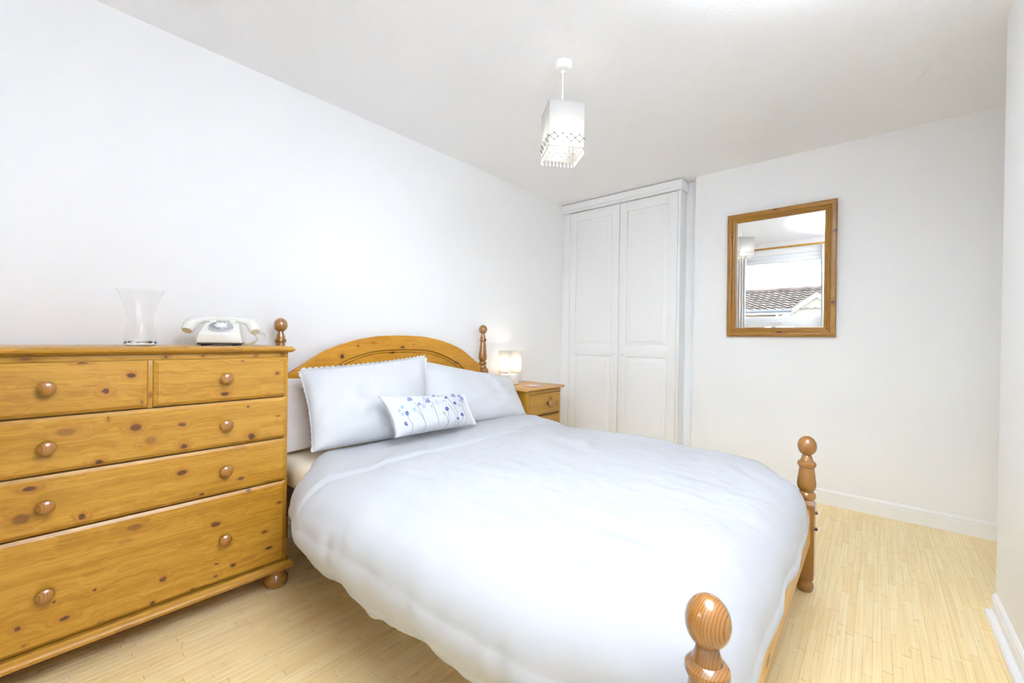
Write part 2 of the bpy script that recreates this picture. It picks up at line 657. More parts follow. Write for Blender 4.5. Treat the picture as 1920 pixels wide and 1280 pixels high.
pole = thing('curtain_pole', 'pine curtain pole with ball finials above the window', 'curtain pole', (-3.66, -1.32, 2.31))
MB().lathe([(0.014, -0.78), (0.014, 0.78)], -3.66, -1.32, 2.31, 16, 'Y').build('rod', M['honey_y'], pole)
for sg in (-1, 1):
    MB().lathe([(0.014, 0.775), (0.02, 0.78), (0.02, 0.79), (0.013, 0.8), (0.03, 0.825), (0.034, 0.845), (0.026, 0.87), (0.0, 0.88)], -3.66, -1.32, 2.31, 16, 'Y', sg).build('finial', M['turned_knob'], pole)
    MB().tube([(XB, -1.32+sg*0.70, 2.31), (-3.66, -1.32+sg*0.70, 2.31)], 0.012, 10).lathe([(0.02, -0.01), (0.02, 0.01)], -3.66, -1.32+sg*0.70, 2.31, 14, 'Y').build('bracket', plain('brass', (0.6, 0.45, 0.2), 0.3, Metallic=1.0), pole)
M['curtain'] = fabric('cream_curtain', (0.80, 0.77, 0.72), 500, 0.05)
for nm, ya, yb, lab in (('a', -0.87, -0.60, 'cream pleated curtain hanging at the end of the pole nearer the bed head wall'), ('b', -2.03, -1.765, 'cream pleated curtain hanging at the end of the pole nearer the doorway wall')):
    n, m = 90, 24
    u = np.linspace(0, 1, n)
    z = np.linspace(2.285, 0.40, m)
    U, Z = np.meshgrid(u, z, indexing='ij')
    squeeze = 1-0.12*np.sin(PI*np.clip((2.285-Z)/1.89, 0, 1))
    Y = (ya+yb)/2+(U-0.5)*(yb-ya)*squeeze
    X = -3.662+0.020*np.sin(U*2*PI*7+0.5*np.sin(Z*2))+0.006*np.sin(U*31+Z*3)
    P = np.stack([X, Y, Z], -1)
    org = (-3.66, (ya+yb)/2, 0.40)
    cu = MB().grid(P).build('curtain', M['curtain'], origin=org, angle=180)
    sm = cu.modifiers.new('thickness', 'SOLIDIFY')
    sm.thickness = 0.003
    tag(cu, lab, 'curtain', 'curtains at the window')

# ------------------------------------------------------------------ neighbour's house (seen through the window, in the mirror)
hs = thing('house', 'brick house with brown tiled roof and white eaves seen in the mirror', 'house', (-13.5, 0, -2.7))
tb = NT('yellow_brick')
bo = tb.obj()
bk = tb.n('ShaderNodeTexBrick', i_Vector=tb.n('ShaderNodeMapping', i_Vector=bo, i_Rotation=(PI/2, 0, PI/2)).outputs[0], i_Scale=1.0)
for k, v in (('Color1', (0.19, 0.135, 0.085, 1)), ('Color2', (0.155, 0.10, 0.058, 1)), ('Mortar', (0.19, 0.165, 0.13, 1)), ('Mortar Size', 0.008), ('Brick Width', 0.225), ('Row Height', 0.075)):
    bk.inputs[k].default_value = v
tb.set(Base_Color=bk.outputs[0], Roughness=0.9)
M['brick'] = tb.m
trf = NT('brown_roof_tile')
ro = trf.obj()
trf.set(Base_Color=trf.ramp(trf.noise(ro, 3.0, 3), [(0.3, (0.055, 0.038, 0.032)), (0.7, (0.115, 0.083, 0.071))]), Roughness=0.9)
M['tile'] = trf.m
hw = MB().box(-15.5, -12.25, -6.0, 5.0, -2.7, 1.62)
hw.build('wall', M['brick'], hs)
gz = lambda y: 2.03-abs(y+1.0)*0.78
MB().prism([(-3.0, -2.7), (-0.45, -2.7), (-0.45, gz(-0.45)-0.02), (-1.0, gz(-1.0)-0.02), (-3.0, 0.45)], 'X', -12.5, -12.0).build('gable_wall', M['brick'], hs)
# pantile roof: rows of wavy tiles, far away, joined
rows, nyt = 9, 220
vs, fs = [], []
for r in range(rows):
    for k in range(2):
        for i in range(nyt+1):
            y = -6.2+11.4*i/nyt
            wv = 0.022*math.sin(i*PI/2.0)
            f0 = (r+k*1.12)/rows
            x = -11.95-f0*1.55
            z = 1.62+f0*0.72+wv+(0.035 if k == 0 else 0.0)
            vs.append((x+13.5, y, z+2.7))
    b0 = r*2*(nyt+1)
    for i in range(nyt):
        fs.append((b0+i, b0+i+1, b0+nyt+1+i+1, b0+nyt+1+i))
np_mesh('roof_tiles', vs, fs, M['tile'], parent=hs, angle=40, kind='stuff')
MB().tube([(-13.5, -6.2, 2.37), (-13.5, 5.2, 2.37)], 0.07, 10).build('ridge', M['tile'], hs)
MB().box(-13.6, -13.5, -6.2, 5.2, 1.6, 2.33).build('roof_back', M['tile'], hs)
MB().box(-12.1, -11.86, -0.40, 5.2, 1.50, 1.63, 0.01).build('fascia', M['upvc'], hs)
MB().tube([(-11.82, -0.4, 1.60), (-11.82, 5.2, 1.60)], 0.05, 10).build('gutter', plain('dark_gutter', (0.06, 0.06, 0.065), 0.5), hs)
for sg in (-1, 1):
    e = -1.0+sg*1.9
    pts = [(-1.0, gz(-1.0)+0.10), (e, gz(e)+0.10), (e, gz(e)-0.03), (-1.0, gz(-1.0)-0.03)]
    MB().prism(pts, 'X', -12.0, -11.9).build('bargeboard', M['upvc'], hs)
    pts = [(-1.0, gz(-1.0)+0.16), (e, gz(e)+0.16), (e, gz(e)+0.10), (-1.0, gz(-1.0)+0.10)]
    MB().prism(pts, 'X', -13.4, -11.88).build('gable_roof', M['tile'], hs)
vt = MB().box(-12.26, -12.2, -0.44, 0.08, 1.0, 1.66, 0.01).build('vent_frame', M['upvc'], hs)
for k in range(5):
    MB().box(-12.2, -12.18, -0.37, 0.01, 1.20+k*0.085, 1.25+k*0.085, 0.004).build('slat', plain('grey_slat', (0.35, 0.37, 0.40), 0.5), vt)
MB().box(-60, XB-0.5, -50, 50, -2.9, -2.7).build('ground', plain('paving', (0.16, 0.155, 0.15), 0.9), origin=(-20, 0, -2.7), **S)

# ------------------------------------------------------------------ fitted wardrobe
wd = thing('wardrobe', 'white fitted wardrobe with two panelled doors in the far corner', 'wardrobe', (0.0, -0.6, 0))
MB().box(-0.022, 0.096, -1.131, -0.002, 0.0, 2.31).build('carcass', M['satin'], wd)
MB().box(-0.044, -0.022, -0.088, -0.002, 0.09, 2.31, 0.002).build('filler_strip', M['satin'], wd)
MB().box(-0.044, 0.098, -1.150, -1.130, 0.0, 2.31, 0.002).build('side_panel', M['satin'], wd)
MB().box(-0.030, -0.022, -1.13, -0.002, 0.0, 0.088, 0.002).build('kickboard', M['satin'], wd)
cz = MB()
cz.prism([(0.098, 2.312), (-0.052, 2.312), (-0.056, 2.318), (-0.056, 2.33), (-0.050, 2.333), (-0.050, 2.336), (-0.060, 2.342), (-0.066, 2.38), (-0.066, 2.392), (0.098, 2.392)], 'Y', -1.165, -0.001)
cz.build('cornice', M['satin'], wd, angle=20)


def panel_door(y0, y1, knob_y):
    """y0 (right) < y1 (left): slab with routed grooves round two raised panels"""
    zb, zt = 0.092, 2.305
    d = MB().box(-0.035, -0.023, y0, y1, zb, zt, 0.002)
    d = d.build('door', M['satin'], wd)
    mid0, mid1 = 0.935, 1.035
    ly, ry = y1-0.072, y0+0.072
    # stiles and rails proud of the groove
    for a in ((y0, ry, zb, zt), (ly, y1, zb, zt)):
        MB().box(-0.0455, -0.033, a[0], a[1], a[2], a[3], 0.004).build('stile', M['satin'], d)
    for a in ((ry-0.004, ly+0.004, zb, zb+0.10), (ry-0.004, ly+0.004, mid0, mid1), (ry-0.004, ly+0.004, zt-0.085, zt)):
        MB().box(-0.0455, -0.033, a[0], a[1], a[2], a[3], 0.004).build('rail', M['satin'], d)
    for z0, z1 in ((zb+0.10, mid0), (mid1, zt-0.085)):
        # raised and fielded panel: bevelled slopes to a flat centre
        t = bmesh.new()
        g, bvl = 0.011, 0.028
        o4 = [(ry+g, z0+g), (ly-g, z0+g), (ly-g, z1-g), (ry+g, z1-g)]
        i4 = [(ry+g+bvl, z0+g+bvl), (ly-g-bvl, z0+g+bvl), (ly-g-bvl, z1-g-bvl), (ry+g+bvl, z1-g-bvl)]
        r0 = [t.verts.new((-0.033, y, z)) for y, z in o4]
        r1 = [t.verts.new((-0.0385, y, z)) for y, z in o4]
        r2 = [t.verts.new((-0.0432, y, z)) for y, z in i4]
        r3 = [t.verts.new((-0.0452, y+(0.0015 if k in (0, 3) else -0.0015), z+(0.0015 if k < 2 else -0.0015))) for k, (y, z) in enumerate(i4)]
        for a, b in ((r0, r1), (r1, r2), (r2, r3)):
            for k in range(4):
                t.faces.new((a[k], a[(k+1) % 4], b[(k+1) % 4], b[k]))
        t.faces.new(r3)
        bmesh.ops.recalc_face_normals(t, faces=t.faces)
        mb = MB()
        mb._take(t)
        mb.build('raised_panel', M['satin'], d, angle=10)
    MB().lathe([(0.011, 0.0), (0.009, 0.004), (0.007, 0.010), (0.012, 0.016), (0.0155, 0.022), (0.014, 0.028), (0.008, 0.031), (0, 0.032)], -0.0455, knob_y, 0.955, 20, 'X', -1).build('knob', M['gloss'], d)


panel_door(-0.612, -0.091, -0.565)
panel_door(-1.128, -0.616, -0.662)

# ------------------------------------------------------------------ wall mirror
TH = 0.02
mr = thing('wall_mirror', 'rectangular mirror in a knotty pine frame on the far wall', 'mirror', (-0.030, -1.832, 1.576))
PR = [(0.0, 0.0), (0.0, 0.020), (0.003, 0.025), (0.010, 0.027), (0.030, 0.024), (0.036, 0.018), (0.042, 0.020), (0.048, 0.018), (0.053, 0.012), (0.066, 0.008), (0.066, 0.0)]
HW, HH = 0.330, 0.456
cor = [(HW, -HH), (-HW, -HH), (-HW, HH), (HW, HH)]


FRAME = dict(lo=(0.175, 0.075, 0.006), mid=(0.235, 0.105, 0.010), hi=(0.29, 0.138, 0.018))


def yknots(name, knots, axis):
    """pine whose face lies in y-z: the same grain with y in place of x"""
    m = pine(name, knots, axis, tone=FRAME)
    nt = m.node_tree
    tc = [n for n in nt.nodes if n.type == 'TEX_COORD'][0]
    links = [l for l in nt.links if l.from_node == tc]
    mp = nt.nodes.new('ShaderNodeMapping')
    mp.inputs['Rotation'].default_value = (0, 0, -PI/2)
    socks = [l.to_socket for l in links]
    for l in links:
        nt.links.remove(l)
    nt.links.new(tc.outputs['Object'], mp.inputs[0])
    for sk in socks:
        nt.links.new(mp.outputs[0], sk)
    return m


MFh = yknots('mirror_pine_rails', [(-0.010, -0.424, 0.020, 0.008, 1), (0.02, 0.448, 0.016, 0.006, 1)], 'X')
MFv = yknots('mirror_pine_stiles', [(-0.318, 0.245, 0.010, 0.013, 1), (-0.312, -0.225, 0.012, 0.012, 1), (0.30, 0.29, 0.005, 0.008, 0.8), (0.29, -0.12, 0.005, 0.006, 0.8)], 'Z')
for k in range(4):
    (ya, za), (yb, zb) = cor[k], cor[(k+1) % 4]
    t = bmesh.new()
    A, B = [], []
    for wv, dp in PR:
        s_ = lambda y, z: (-dp, y-math.copysign(wv, y), z-math.copysign(wv, z))
        A.append(t.verts.new(s_(ya, za)))
        B.append(t.verts.new(s_(yb, zb)))
    n = len(PR)
    for i in range(n):
        t.faces.new((A[i], A[(i+1) % n], B[(i+1) % n], B[i]))
    t.faces.new(A)
    t.faces.new(B[::-1])
    bmesh.ops.recalc_face_normals(t, faces=t.faces)
    mb = MB()
    mb._take(t)
    mb.build('frame_rail', MFv if k in (1, 3) else MFh, mr, local=True, angle=25)
tg = NT('silvered_glass')
tg.set(Base_Color=(0.93, 0.945, 0.945, 1), Roughness=0.0, Metallic=1.0)
MB().box(-0.007, -0.002, -HW+0.055, HW-0.055, -HH+0.055, HH-0.055).build('mirror_glass', tg.m, mr, local=True)
MB().box(-0.002, 0.001, -HW+0.01, HW-0.01, -HH+0.01, HH-0.01).build('backing', plain('hardboard', (0.2, 0.12, 0.06), 0.8), mr, local=True)
mr.rotation_euler = (0, -TH, 0)
mr.location = (-0.0125, -1.832, 1.576)

# ------------------------------------------------------------------ chest of drawers
CH = (-3.232, -0.23, 0)
ch = thing('chest_of_drawers', 'pine chest with two short and three long drawers beside the bed', 'chest of drawers', CH)
CX0, CX1, CF = -3.690, -2.775, -0.447
kT = lambda name, kn: pine(name, kn, 'X', CH)
tp = MB().prism([(-0.025, 1.005), (-0.455, 1.005), (-0.462, 1.008), (-0.470, 1.014), (-0.472, 1.020), (-0.466, 1.027), (-0.458, 1.030), (-0.025, 1.030)], 'X', CX0-0.018, CX1+0.018)
for v in tp.bm.verts:      # moulded ends too
    if abs(v.co.z-1.018) > 0.0085 and v.co.x > CX1:
        v.co.x -= 0.008
tp.build('top', kT('chest_top_pine', [(-3.0, 1.018, 0.02, 0.004, 0.3)]), ch, angle=25)
for x0, x1 in ((CX0, CX0+0.018), (CX1-0.018, CX1)):
    MB().box(x0, x1, CF+0.004, -0.03, 0.105, 1.006, 0.002).build('side_panel', pine('chest_side_pine', [(-2.776, 0.47, 0.006, 0.006, 1), (-2.776, 0.3, 0.006, 0.006, 1)], 'Z', CH), ch)
MB().box(CX0+0.018, CX1-0.018, -0.038, -0.03, 0.105, 1.005).build('back_panel', M['honey_v'], ch)
MB().box(CX0+0.018, CX1-0.018, CF+0.012, -0.04, 0.106, 0.980).build('drawer_space', plain('chest_inside_wood', (0.16, 0.075, 0.02), 0.8), ch)
MB().box(CX0+0.01, CX1-0.001, CF+0.002, CF+0.016, 0.984, 1.006, 0.001).build('face_rail', pine('chest_rail_pine', [(-3.19, 0.995, 0.006, 0.006, 0.9), (-3.08, 0.996, 0.006, 0.004, 0.8), (-2.9, 0.994, 0.008, 0.008, 0.6), (-2.80, 0.994, 0.01, 0.008, 0.7), (-3.519, 0.995, 0.012, 0.006, 0.6)], 'X', CH, gain=0.9), ch)
MB().box(-3.240, -3.226, CF+0.002, CF+0.016, 0.815, 0.984, 0.001).build('divider', pine('chest_divider_pine', [(-3.233, 0.86, 0.006, 0.012, 0.7)], 'Z', CH), ch)
KN = {
 'TL': [(-3.4, 0.978, 0.0144, 0.003, 1), (-3.283, 0.933, 0.0123, 0.0082, 1), (-3.347, 0.885, 0.0099, 0.0095, 1), (-3.256, 0.84, 0.0076, 0.0066, 0.6), (-3.384, 0.905, 0.0222, 0.0041, 0.3)],
 'TR': [(-2.952, 0.972, 0.004, 0.0032, 1), (-2.822, 0.916, 0.0076, 0.0061, 1), (-3.011, 0.846, 0.0161, 0.0081, 1), (-2.887, 0.891, 0.0241, 0.004, 0.2)],
 'R2': [(-3.34, 0.791, 0.0038, 0.0085, 0.7), (-3.271, 0.754, 0.015, 0.0132, 1), (-3.232, 0.703, 0.0173, 0.0146, 0.5), (-3.436, 0.764, 0.0244, 0.013, 0.5), (-3.143, 0.745, 0.0104, 0.007, 1), (-2.93, 0.787, 0.0052, 0.0052, 1), (-2.818, 0.737, 0.0076, 0.0027, 1), (-2.917, 0.664, 0.0129, 0.0118, 1), (-3.137, 0.665, 0.0105, 0.0094, 1), (-3.36, 0.654, 0.0106, 0.0084, 1), (-3.259, 0.686, 0.005, 0.0022, 0.6)],
 'R3': [(-3.143, 0.569, 0.0154, 0.0109, 1), (-2.953, 0.502, 0.0135, 0.0056, 1), (-3.509, 0.605, 0.0166, 0.0084, 1), (-3.398, 0.487, 0.0094, 0.0095, 1), (-3.526, 0.519, 0.0204, 0.0176, 0.7), (-3.082, 0.473, 0.0098, 0.0053, 1)],
 'R4': [(-3.273, 0.411, 0.0217, 0.0108, 0.6), (-3.295, 0.371, 0.0221, 0.0083, 0.3), (-3.037, 0.345, 0.0171, 0.0101, 1), (-2.925, 0.447, 0.0101, 0.0071, 1), (-2.866, 0.258, 0.0106, 0.0051, 1), (-2.848, 0.186, 0.0162, 0.0059, 1), (-2.977, 0.163, 0.009, 0.0076, 1), (-3.035, 0.144, 0.008, 0.0041, 1), (-3.193, 0.2, 0.0098, 0.0088, 1), (-3.106, 0.125, 0.0075, 0.0046, 1), (-3.223, 0.126, 0.0085, 0.0086, 1), (-3.368, 0.237, 0.0057, 0.004, 1), (-3.457, 0.24, 0.0048, 0.0038, 1), (-3.435, 0.178, 0.0136, 0.0071, 1), (-3.531, 0.193, 0.0067, 0.0073, 1), (-3.517, 0.138, 0.0055, 0.0026, 0.7), (-3.353, 0.125, 0.0116, 0.0081, 0.4), (-3.033, 0.192, 0.0074, 0.0034, 1), (-2.809, 0.365, 0.0112, 0.006, 1), (-2.928, 0.17, 0.0447, 0.0099, 0.3)]}


def drawer_front(parent, x0, x1, z0, z1, yf, mat, knobs, ch_w=0.012, ch_d=0.007, thick=0.02, kmat=None, ks=1.0):
    """bevel-edged drawer front facing -y, with turned knobs"""
    t = bmesh.new()
    o4 = [(x0, z0), (x1, z0), (x1, z1), (x0, z1)]
    i4 = [(x0+ch_w, z0+ch_w*0.8), (x1-ch_w, z0+ch_w*0.8), (x1-ch_w, z1-ch_w*0.8), (x0+ch_w, z1-ch_w*0.8)]
    r0 = [t.verts.new((x, yf+thick, z)) for x, z in o4]
    r1 = [t.verts.new((x, yf+ch_d, z)) for x, z in o4]
    r2 = [t.verts.new((x, yf+0.0012, z)) for x, z in i4]
    r3 = [t.verts.new((x+(0.0012 if k in (0, 3) else -0.0012), yf, z+(0.0012 if k < 2 else -0.0012))) for k, (x, z) in enumerate(i4)]
    for a, b in ((r0, r1), (r1, r2), (r2, r3)):
        for k in range(4):
            t.faces.new((a[k], a[(k+1) % 4], b[(k+1) % 4], b[k]))
    t.faces.new(r3)
    t.faces.new(r0[::-1])
    bmesh.ops.recalc_face_normals(t, faces=t.faces)
    mb = MB()
    mb._take(t)
    d = mb.build('drawer', mat, parent, angle=15)
    for kx, kz in knobs:
        KP = [(0.010, 0.0), (0.0095, 0.006), (0.011, 0.010), (0.018, 0.014), (0.0215, 0.020), (0.021, 0.026), (0.016, 0.031), (0.008, 0.0335), (0.0, 0.034)]
        MB().lathe([(r*ks, h*ks) for r, h in KP], kx, yf, kz, 24, 'Y', -1).build('knob', kmat or M['turned_knob'], d)
    return d


DF = CF-0.006
drawer_front(ch, CX0+0.008, -3.241, 0.819, 0.983, DF, kT('drawer_pine_a', KN['TL']), [(-3.477, 0.907)])
drawer_front(ch, -3.225, CX1-0.008, 0.819, 0.983, DF, kT('drawer_pine_b', KN['TR']), [(-3.009, 0.908)])
drawer_front(ch, CX0+0.008, CX1-0.008, 0.642, 0.813, DF, kT('drawer_pine_c', KN['R2']), [(-3.477, 0.724), (-3.009, 0.726)])
drawer_front(ch, CX0+0.008, CX1-0.008, 0.459, 0.636, DF, kT('drawer_pine_d', KN['R3']), [(-3.477, 0.546), (-3.009, 0.548)])
drawer_front(ch, CX0+0.008, CX1-0.008, 0.114, 0.453, DF, kT('drawer_pine_e', KN['R4']), [(-3.477, 0.276), (-3.009, 0.281)])
pm = MB().prism([(-0.025, 0.078), (-0.470, 0.078), (-0.476, 0.083), (-0.478, 0.092), (-0.474, 0.099), (-0.466, 0.103), (-0.460, 0.108), (-0.025, 0.108)], 'X', CX0-0.018, CX1+0.018)
for v in pm.bm.verts:
    if abs(v.co.z-0.091) > 0.0095 and v.co.x > CX1:
        v.co.x -= 0.007
pm.build('plinth', kT('chest_plinth_pine', [(-3.3, 0.09, 0.02, 0.004, 0.3)]), ch, angle=25)
for fx in (CX0+0.05, CX1-0.032):
    for fy in (-0.422, -0.085):
        MB().lathe([(0.030, 0.0), (0.042, 0.006), (0.048, 0.022), (0.047, 0.036), (0.038, 0.050), (0.034, 0.056), (0.036, 0.062), (0.036, 0.078)], fx, fy, 0, 32).build('bun_foot', M['turned_knob'], ch)

# ------------------------------------------------------------------ bed
bed = thing('bed', 'pine double bed frame with an arched headboard and turned posts', 'bed', (-1.98, -1.1, 0))
BO = (-1.98, -1.1, 0)


def post(name, x, y, prof, sq0, sq1, hw=0.033, dy=0.05, cham=0.016):
    mb = MB()
    lower = [p for p in prof if p[1] <= sq0+1e-6]
    upper = [p for p in prof if p[1] >= sq1-1e-6]
    if len(lower) > 1:
        mb.lathe(lower, x, y, 0, 36)
    mb.lathe(upper, x, y, 0, 40)
    t = bmesh.new()
    r = hw*0.86
    zs = [(hw*0.9, sq0), (hw, sq0+0.006), (hw, sq1-cham), (r*0.80, sq1+0.004)]
    rows = [[t.verts.new((x+sx*h_, y+sy*h_, z)) for sx, sy in ((-1, -1), (1, -1), (1, 1), (-1, 1))] for h_, z in zs]
    for a, b in zip(rows, rows[1:]):
        for k in range(4):
            t.faces.new((a[k], a[(k+1) % 4], b[(k+1) % 4], b[k]))
    t.faces.new(rows[0][::-1])
    t.faces.new(rows[-1])
    bmesh.ops.bevel(t, geom=[e for e in t.edges if abs(e.verts[0].co.z-e.verts[1].co.z) > 0.1], offset=0.003, segments=2, affect='EDGES')
    bmesh.ops.recalc_face_normals(t, faces=t.faces)
    mb._take(t)
    mat = turned('turned_post_pine', x-BO[0], y-BO[1]+dy, 620)
    return mb.build(name, mat, bed, angle=30)


def spindle(b):
    """foot post turning above the square, b = top of ball"""
    z = lambda v: v+b-0.672
    ball = [(0.0355*math.sin(a), z(0.629)-0.043*math.cos(a)) for a in np.linspace(0.42, PI-0.02, 22)]
    return [(0.024, z(0.390)), (0.027, z(0.398)), (0.031, z(0.402)), (0.0345, z(0.410)), (0.0345, z(0.420)), (0.031, z(0.428)), (0.026, z(0.432)), (0.027, z(0.437)), (0.033, z(0.446)), (0.0355, z(0.460)), (0.0345, z(0.478)), (0.0310, z(0.505)), (0.0280, z(0.530)), (0.0275, z(0.536)), (0.0320, z(0.541)), (0.0350, z(0.549)), (0.0340, z(0.557)), (0.0290, z(0.563)), (0.0240, z(0.566)), (0.0225, z(0.572)), (0.0195, z(0.580)), (0.0180, z(0.586))] + ball + [(0, z(0.672))]


FOOT = [(0.024, 0), (0.028, 0.004), (0.032, 0.018), (0.0325, 0.03), (0.029, 0.042), (0.0265, 0.047), (0.031, 0.054), (0.031, 0.062)]
fp1 = post('foot_post', -1.285, -2.145, FOOT+spindle(0.672), 0.062, 0.395)
fp2 = post('foot_post', -2.782, -2.165, FOOT+spindle(0.661), 0.062, 0.384)
hball = [(0.032*math.sin(a), 1.146-0.036*math.cos(a)) for a in np.linspace(0.42, PI-0.02, 18)]
HEAD = [(0.024, 0.0), (0.030, 0.02), (0.031, 0.05)] + [(0.024, 0.845), (0.028, 0.852), (0.031, 0.860), (0.029, 0.868), (0.024, 0.873), (0.029, 0.880), (0.031, 0.888), (0.029, 0.897), (0.023, 0.902), (0.024, 0.908), (0.030, 0.918), (0.0325, 0.935), (0.031, 0.955), (0.026, 1.0), (0.0215, 1.045), (0.021, 1.055), (0.025, 1.060), (0.027, 1.068), (0.025, 1.076), (0.020, 1.080), (0.021, 1.086), (0.017, 1.097), (0.0145, 1.106), (0.0135, 1.112)] + hball + [(0, 1.182)]
hp1 = post('headboard_post', -1.231, -0.09, HEAD, 0.05, 0.85)
hp2 = post('headboard_post', -2.678, -0.09, [(r, z-0.016 if z > 1 else z) for r, z in HEAD], 0.05, 0.85)
for z in (0.34, 0.27):
    MB().lathe([(0.007, 0), (0.007, 0.006), (0.004, 0.008), (0, 0.008)], -1.27, -2.178, z, 12, 'Y', -1).build('bolt', M['black'], fp1)

OUT = [(0.0, 1.089), (0.10, 1.086), (0.19, 1.080), (0.345, 1.050), (0.49, 1.000), (0.585, 0.944), (0.675, 0.886), (0.693, 0.874)]
INN = [(0.0, 1.001), (0.10, 0.999), (0.19, 0.993), (0.26, 0.980), (0.365, 0.947), (0.45, 0.905), (0.51, 0.868), (0.565, 0.80), (0.60, 0.70), (0.61, 0.46)]


def curve(pts, n):
    """smooth interpolation of symmetric arch points"""
    full = [(-x, z) for x, z in reversed(pts[1:])]+list(pts)
    P = np.array(full)
    d = np.r_[0, np.cumsum(np.hypot(*np.diff(P, axis=0).T))]
    out = []
    for s_ in np.linspace(0, d[-1], n):
        k = min(max(np.searchsorted(d, s_)-1, 0), len(P)-2)
        p0, p1, p2, p3 = P[max(k-1, 0)], P[k], P[k+1], P[min(k+2, len(P)-1)]
        u = (s_-d[k])/(d[k+1]-d[k])
        out.append(0.5*((2*p1)+(-p0+p2)*u+(2*p0-5*p1+4*p2-p3)*u*u+(-p0+3*p1-3*p2+p3)*u**3))
    return np.array(out)


HC = -1.9545
oc, ic = curve(OUT, 60), curve(INN, 90)
HBK = [(-2.361, 1.046, 0.007, 0.0094, 1), (-2.261, 1.025, 0.0056, 0.0049, 1), (-2.356, 0.965, 0.0123, 0.0126, 1), (-2.023, 0.982, 0.0154, 0.007, 1), (-1.956, 1.015, 0.0161, 0.0081, 1), (-1.874, 1.03, 0.006, 0.0037, 1), (-1.867, 0.945, 0.0097, 0.0055, 1), (-2.494, 1.018, 0.0048, 0.003, 0.5), (-2.16, 1.042, 0.0263, 0.0118, 0.25), (-1.50, 0.90, 0.02, 0.012, 0.6)]
WARM = dict(lo=(0.32, 0.132, 0.008), mid=(0.385, 0.172, 0.012), hi=(0.44, 0.210, 0.020))
HBM = pine('headboard_pine', HBK, 'X', BO, WARM)
poly = [(HC+x, z) for x, z in oc]+[(HC+0.693, 0.46)]+[(HC+x, z) for x, z in ic[::-1]]+[(HC-0.693, 0.46)]
MB().prism(poly, 'Y', -0.097, -0.070).build('arch_rail', HBM, bed, angle=25)
MB().prism([(HC+x*1.01, z+0.006) for x, z in ic], 'Y', -0.083, -0.074).build('headboard_panel', HBM, bed, angle=25)
MB().tube([(HC+x*0.985, -0.084, z-0.012) for x, z in ic], 0.007, 10).build('panel_bead', HBM, bed, angle=60)
MB().box(HC-0.693, HC+0.693, -0.097, -0.074, 0.26, 0.46, 0.004).build('head_rail', HBM, bed)
for xa, xb in ((-2.678, -2.782), (-1.231, -1.285)):
    t = MB().box(-0.0125, 0.0125, -2.115, -0.12, 0.22, 0.37, 0.004)
    for v in t.bm.verts:
        k = (v.co.y+0.09)/(-2.155+0.09)
        v.co.x += xa+(xb-xa)*k
    t.build('side_rail', pine('bed_rail_pine', (), 'Y'), bed)
fr = MB().box(-2.75, -1.315, -2.166, -2.141, 0.215, 0.365, 0.006)
fr.build('foot_rail', pine('foot_rail_pine', [(-2.25, 0.25, 0.03, 0.012, 0.8), (-1.6, 0.3, 0.02, 0.01, 0.6)], 'X', BO, dict(lo=(0.42, 0.20, 0.03), mid=(0.50, 0.26, 0.045), hi=(0.57, 0.32, 0.075))), bed)

mt = MB().box(-2.738, -1.230, -2.02, -0.13, 0.372, 0.505, 0.05, 5)
mt = mt.build('mattress', M['cream_cotton'], origin=(-1.96, -1.1, 0.372))
tag(mt, 'mattress in a cream fitted sheet, its corner showing beside the chest', 'mattress')
for k in range(7):
    y = -0.25-k*0.29
    MB().box(-2.70, -1.25, y-0.04, y+0.04, 0.352, 0.370, 0.002).build('slat', M['honey'], bed)

# ------------------------------------------------------------------ duvet
OL = [(-2.58, -0.425), (-2.30, -0.405), (-1.95, -0.40), (-1.60, -0.41), (-1.30, -0.425), (-1.165, -0.475), (-1.105, -0.62), (-1.085, -0.9), (-1.085, -1.3), (-1.085, -1.65), (-1.10, -1.86), (-1.16, -1.99), (-1.26, -2.062), (-1.335, -2.105), (-1.41, -2.150), (-1.52, -2.172), (-1.70, -2.178), (-1.95, -2.180), (-2.20, -2.182), (-2.42, -2.184), (-2.58, -2.184), (-2.665, -2.165), (-2.715, -2.115), (-2.755, -2.03), (-2.80, -1.91), (-2.835, -1.74), (-2.855, -1.50), (-2.865, -1.25), (-2.868, -1.0), (-2.862, -0.78), (-2.83, -0.62), (-2.765, -0.51), (-2.68, -0.452)]


def closed_curve(pts, n):
    P = np.array(pts)
    m = len(P)
    dense = []
    for k in range(m):
        p0, p1, p2, p3 = P[k-1], P[k], P[(k+1) % m], P[(k+2) % m]
        for u in np.linspace(0, 1, 40, endpoint=False):
            dense.append(0.5*((2*p1)+(-p0+p2)*u+(2*p0-5*p1+4*p2-p3)*u*u+(-p0+3*p1-3*p2+p3)*u**3))
    D = np.array(dense)
    s_ = np.r_[0, np.cumsum(np.hypot(*np.diff(np.vstack([D, D[:1]]), axis=0).T))]
    q = np.linspace(0, s_[-1], n, endpoint=False)
    D = np.vstack([D, D[:1]])
    return np.stack([np.interp(q, s_, D[:, 0]), np.interp(q, s_, D[:, 1])], 1), q


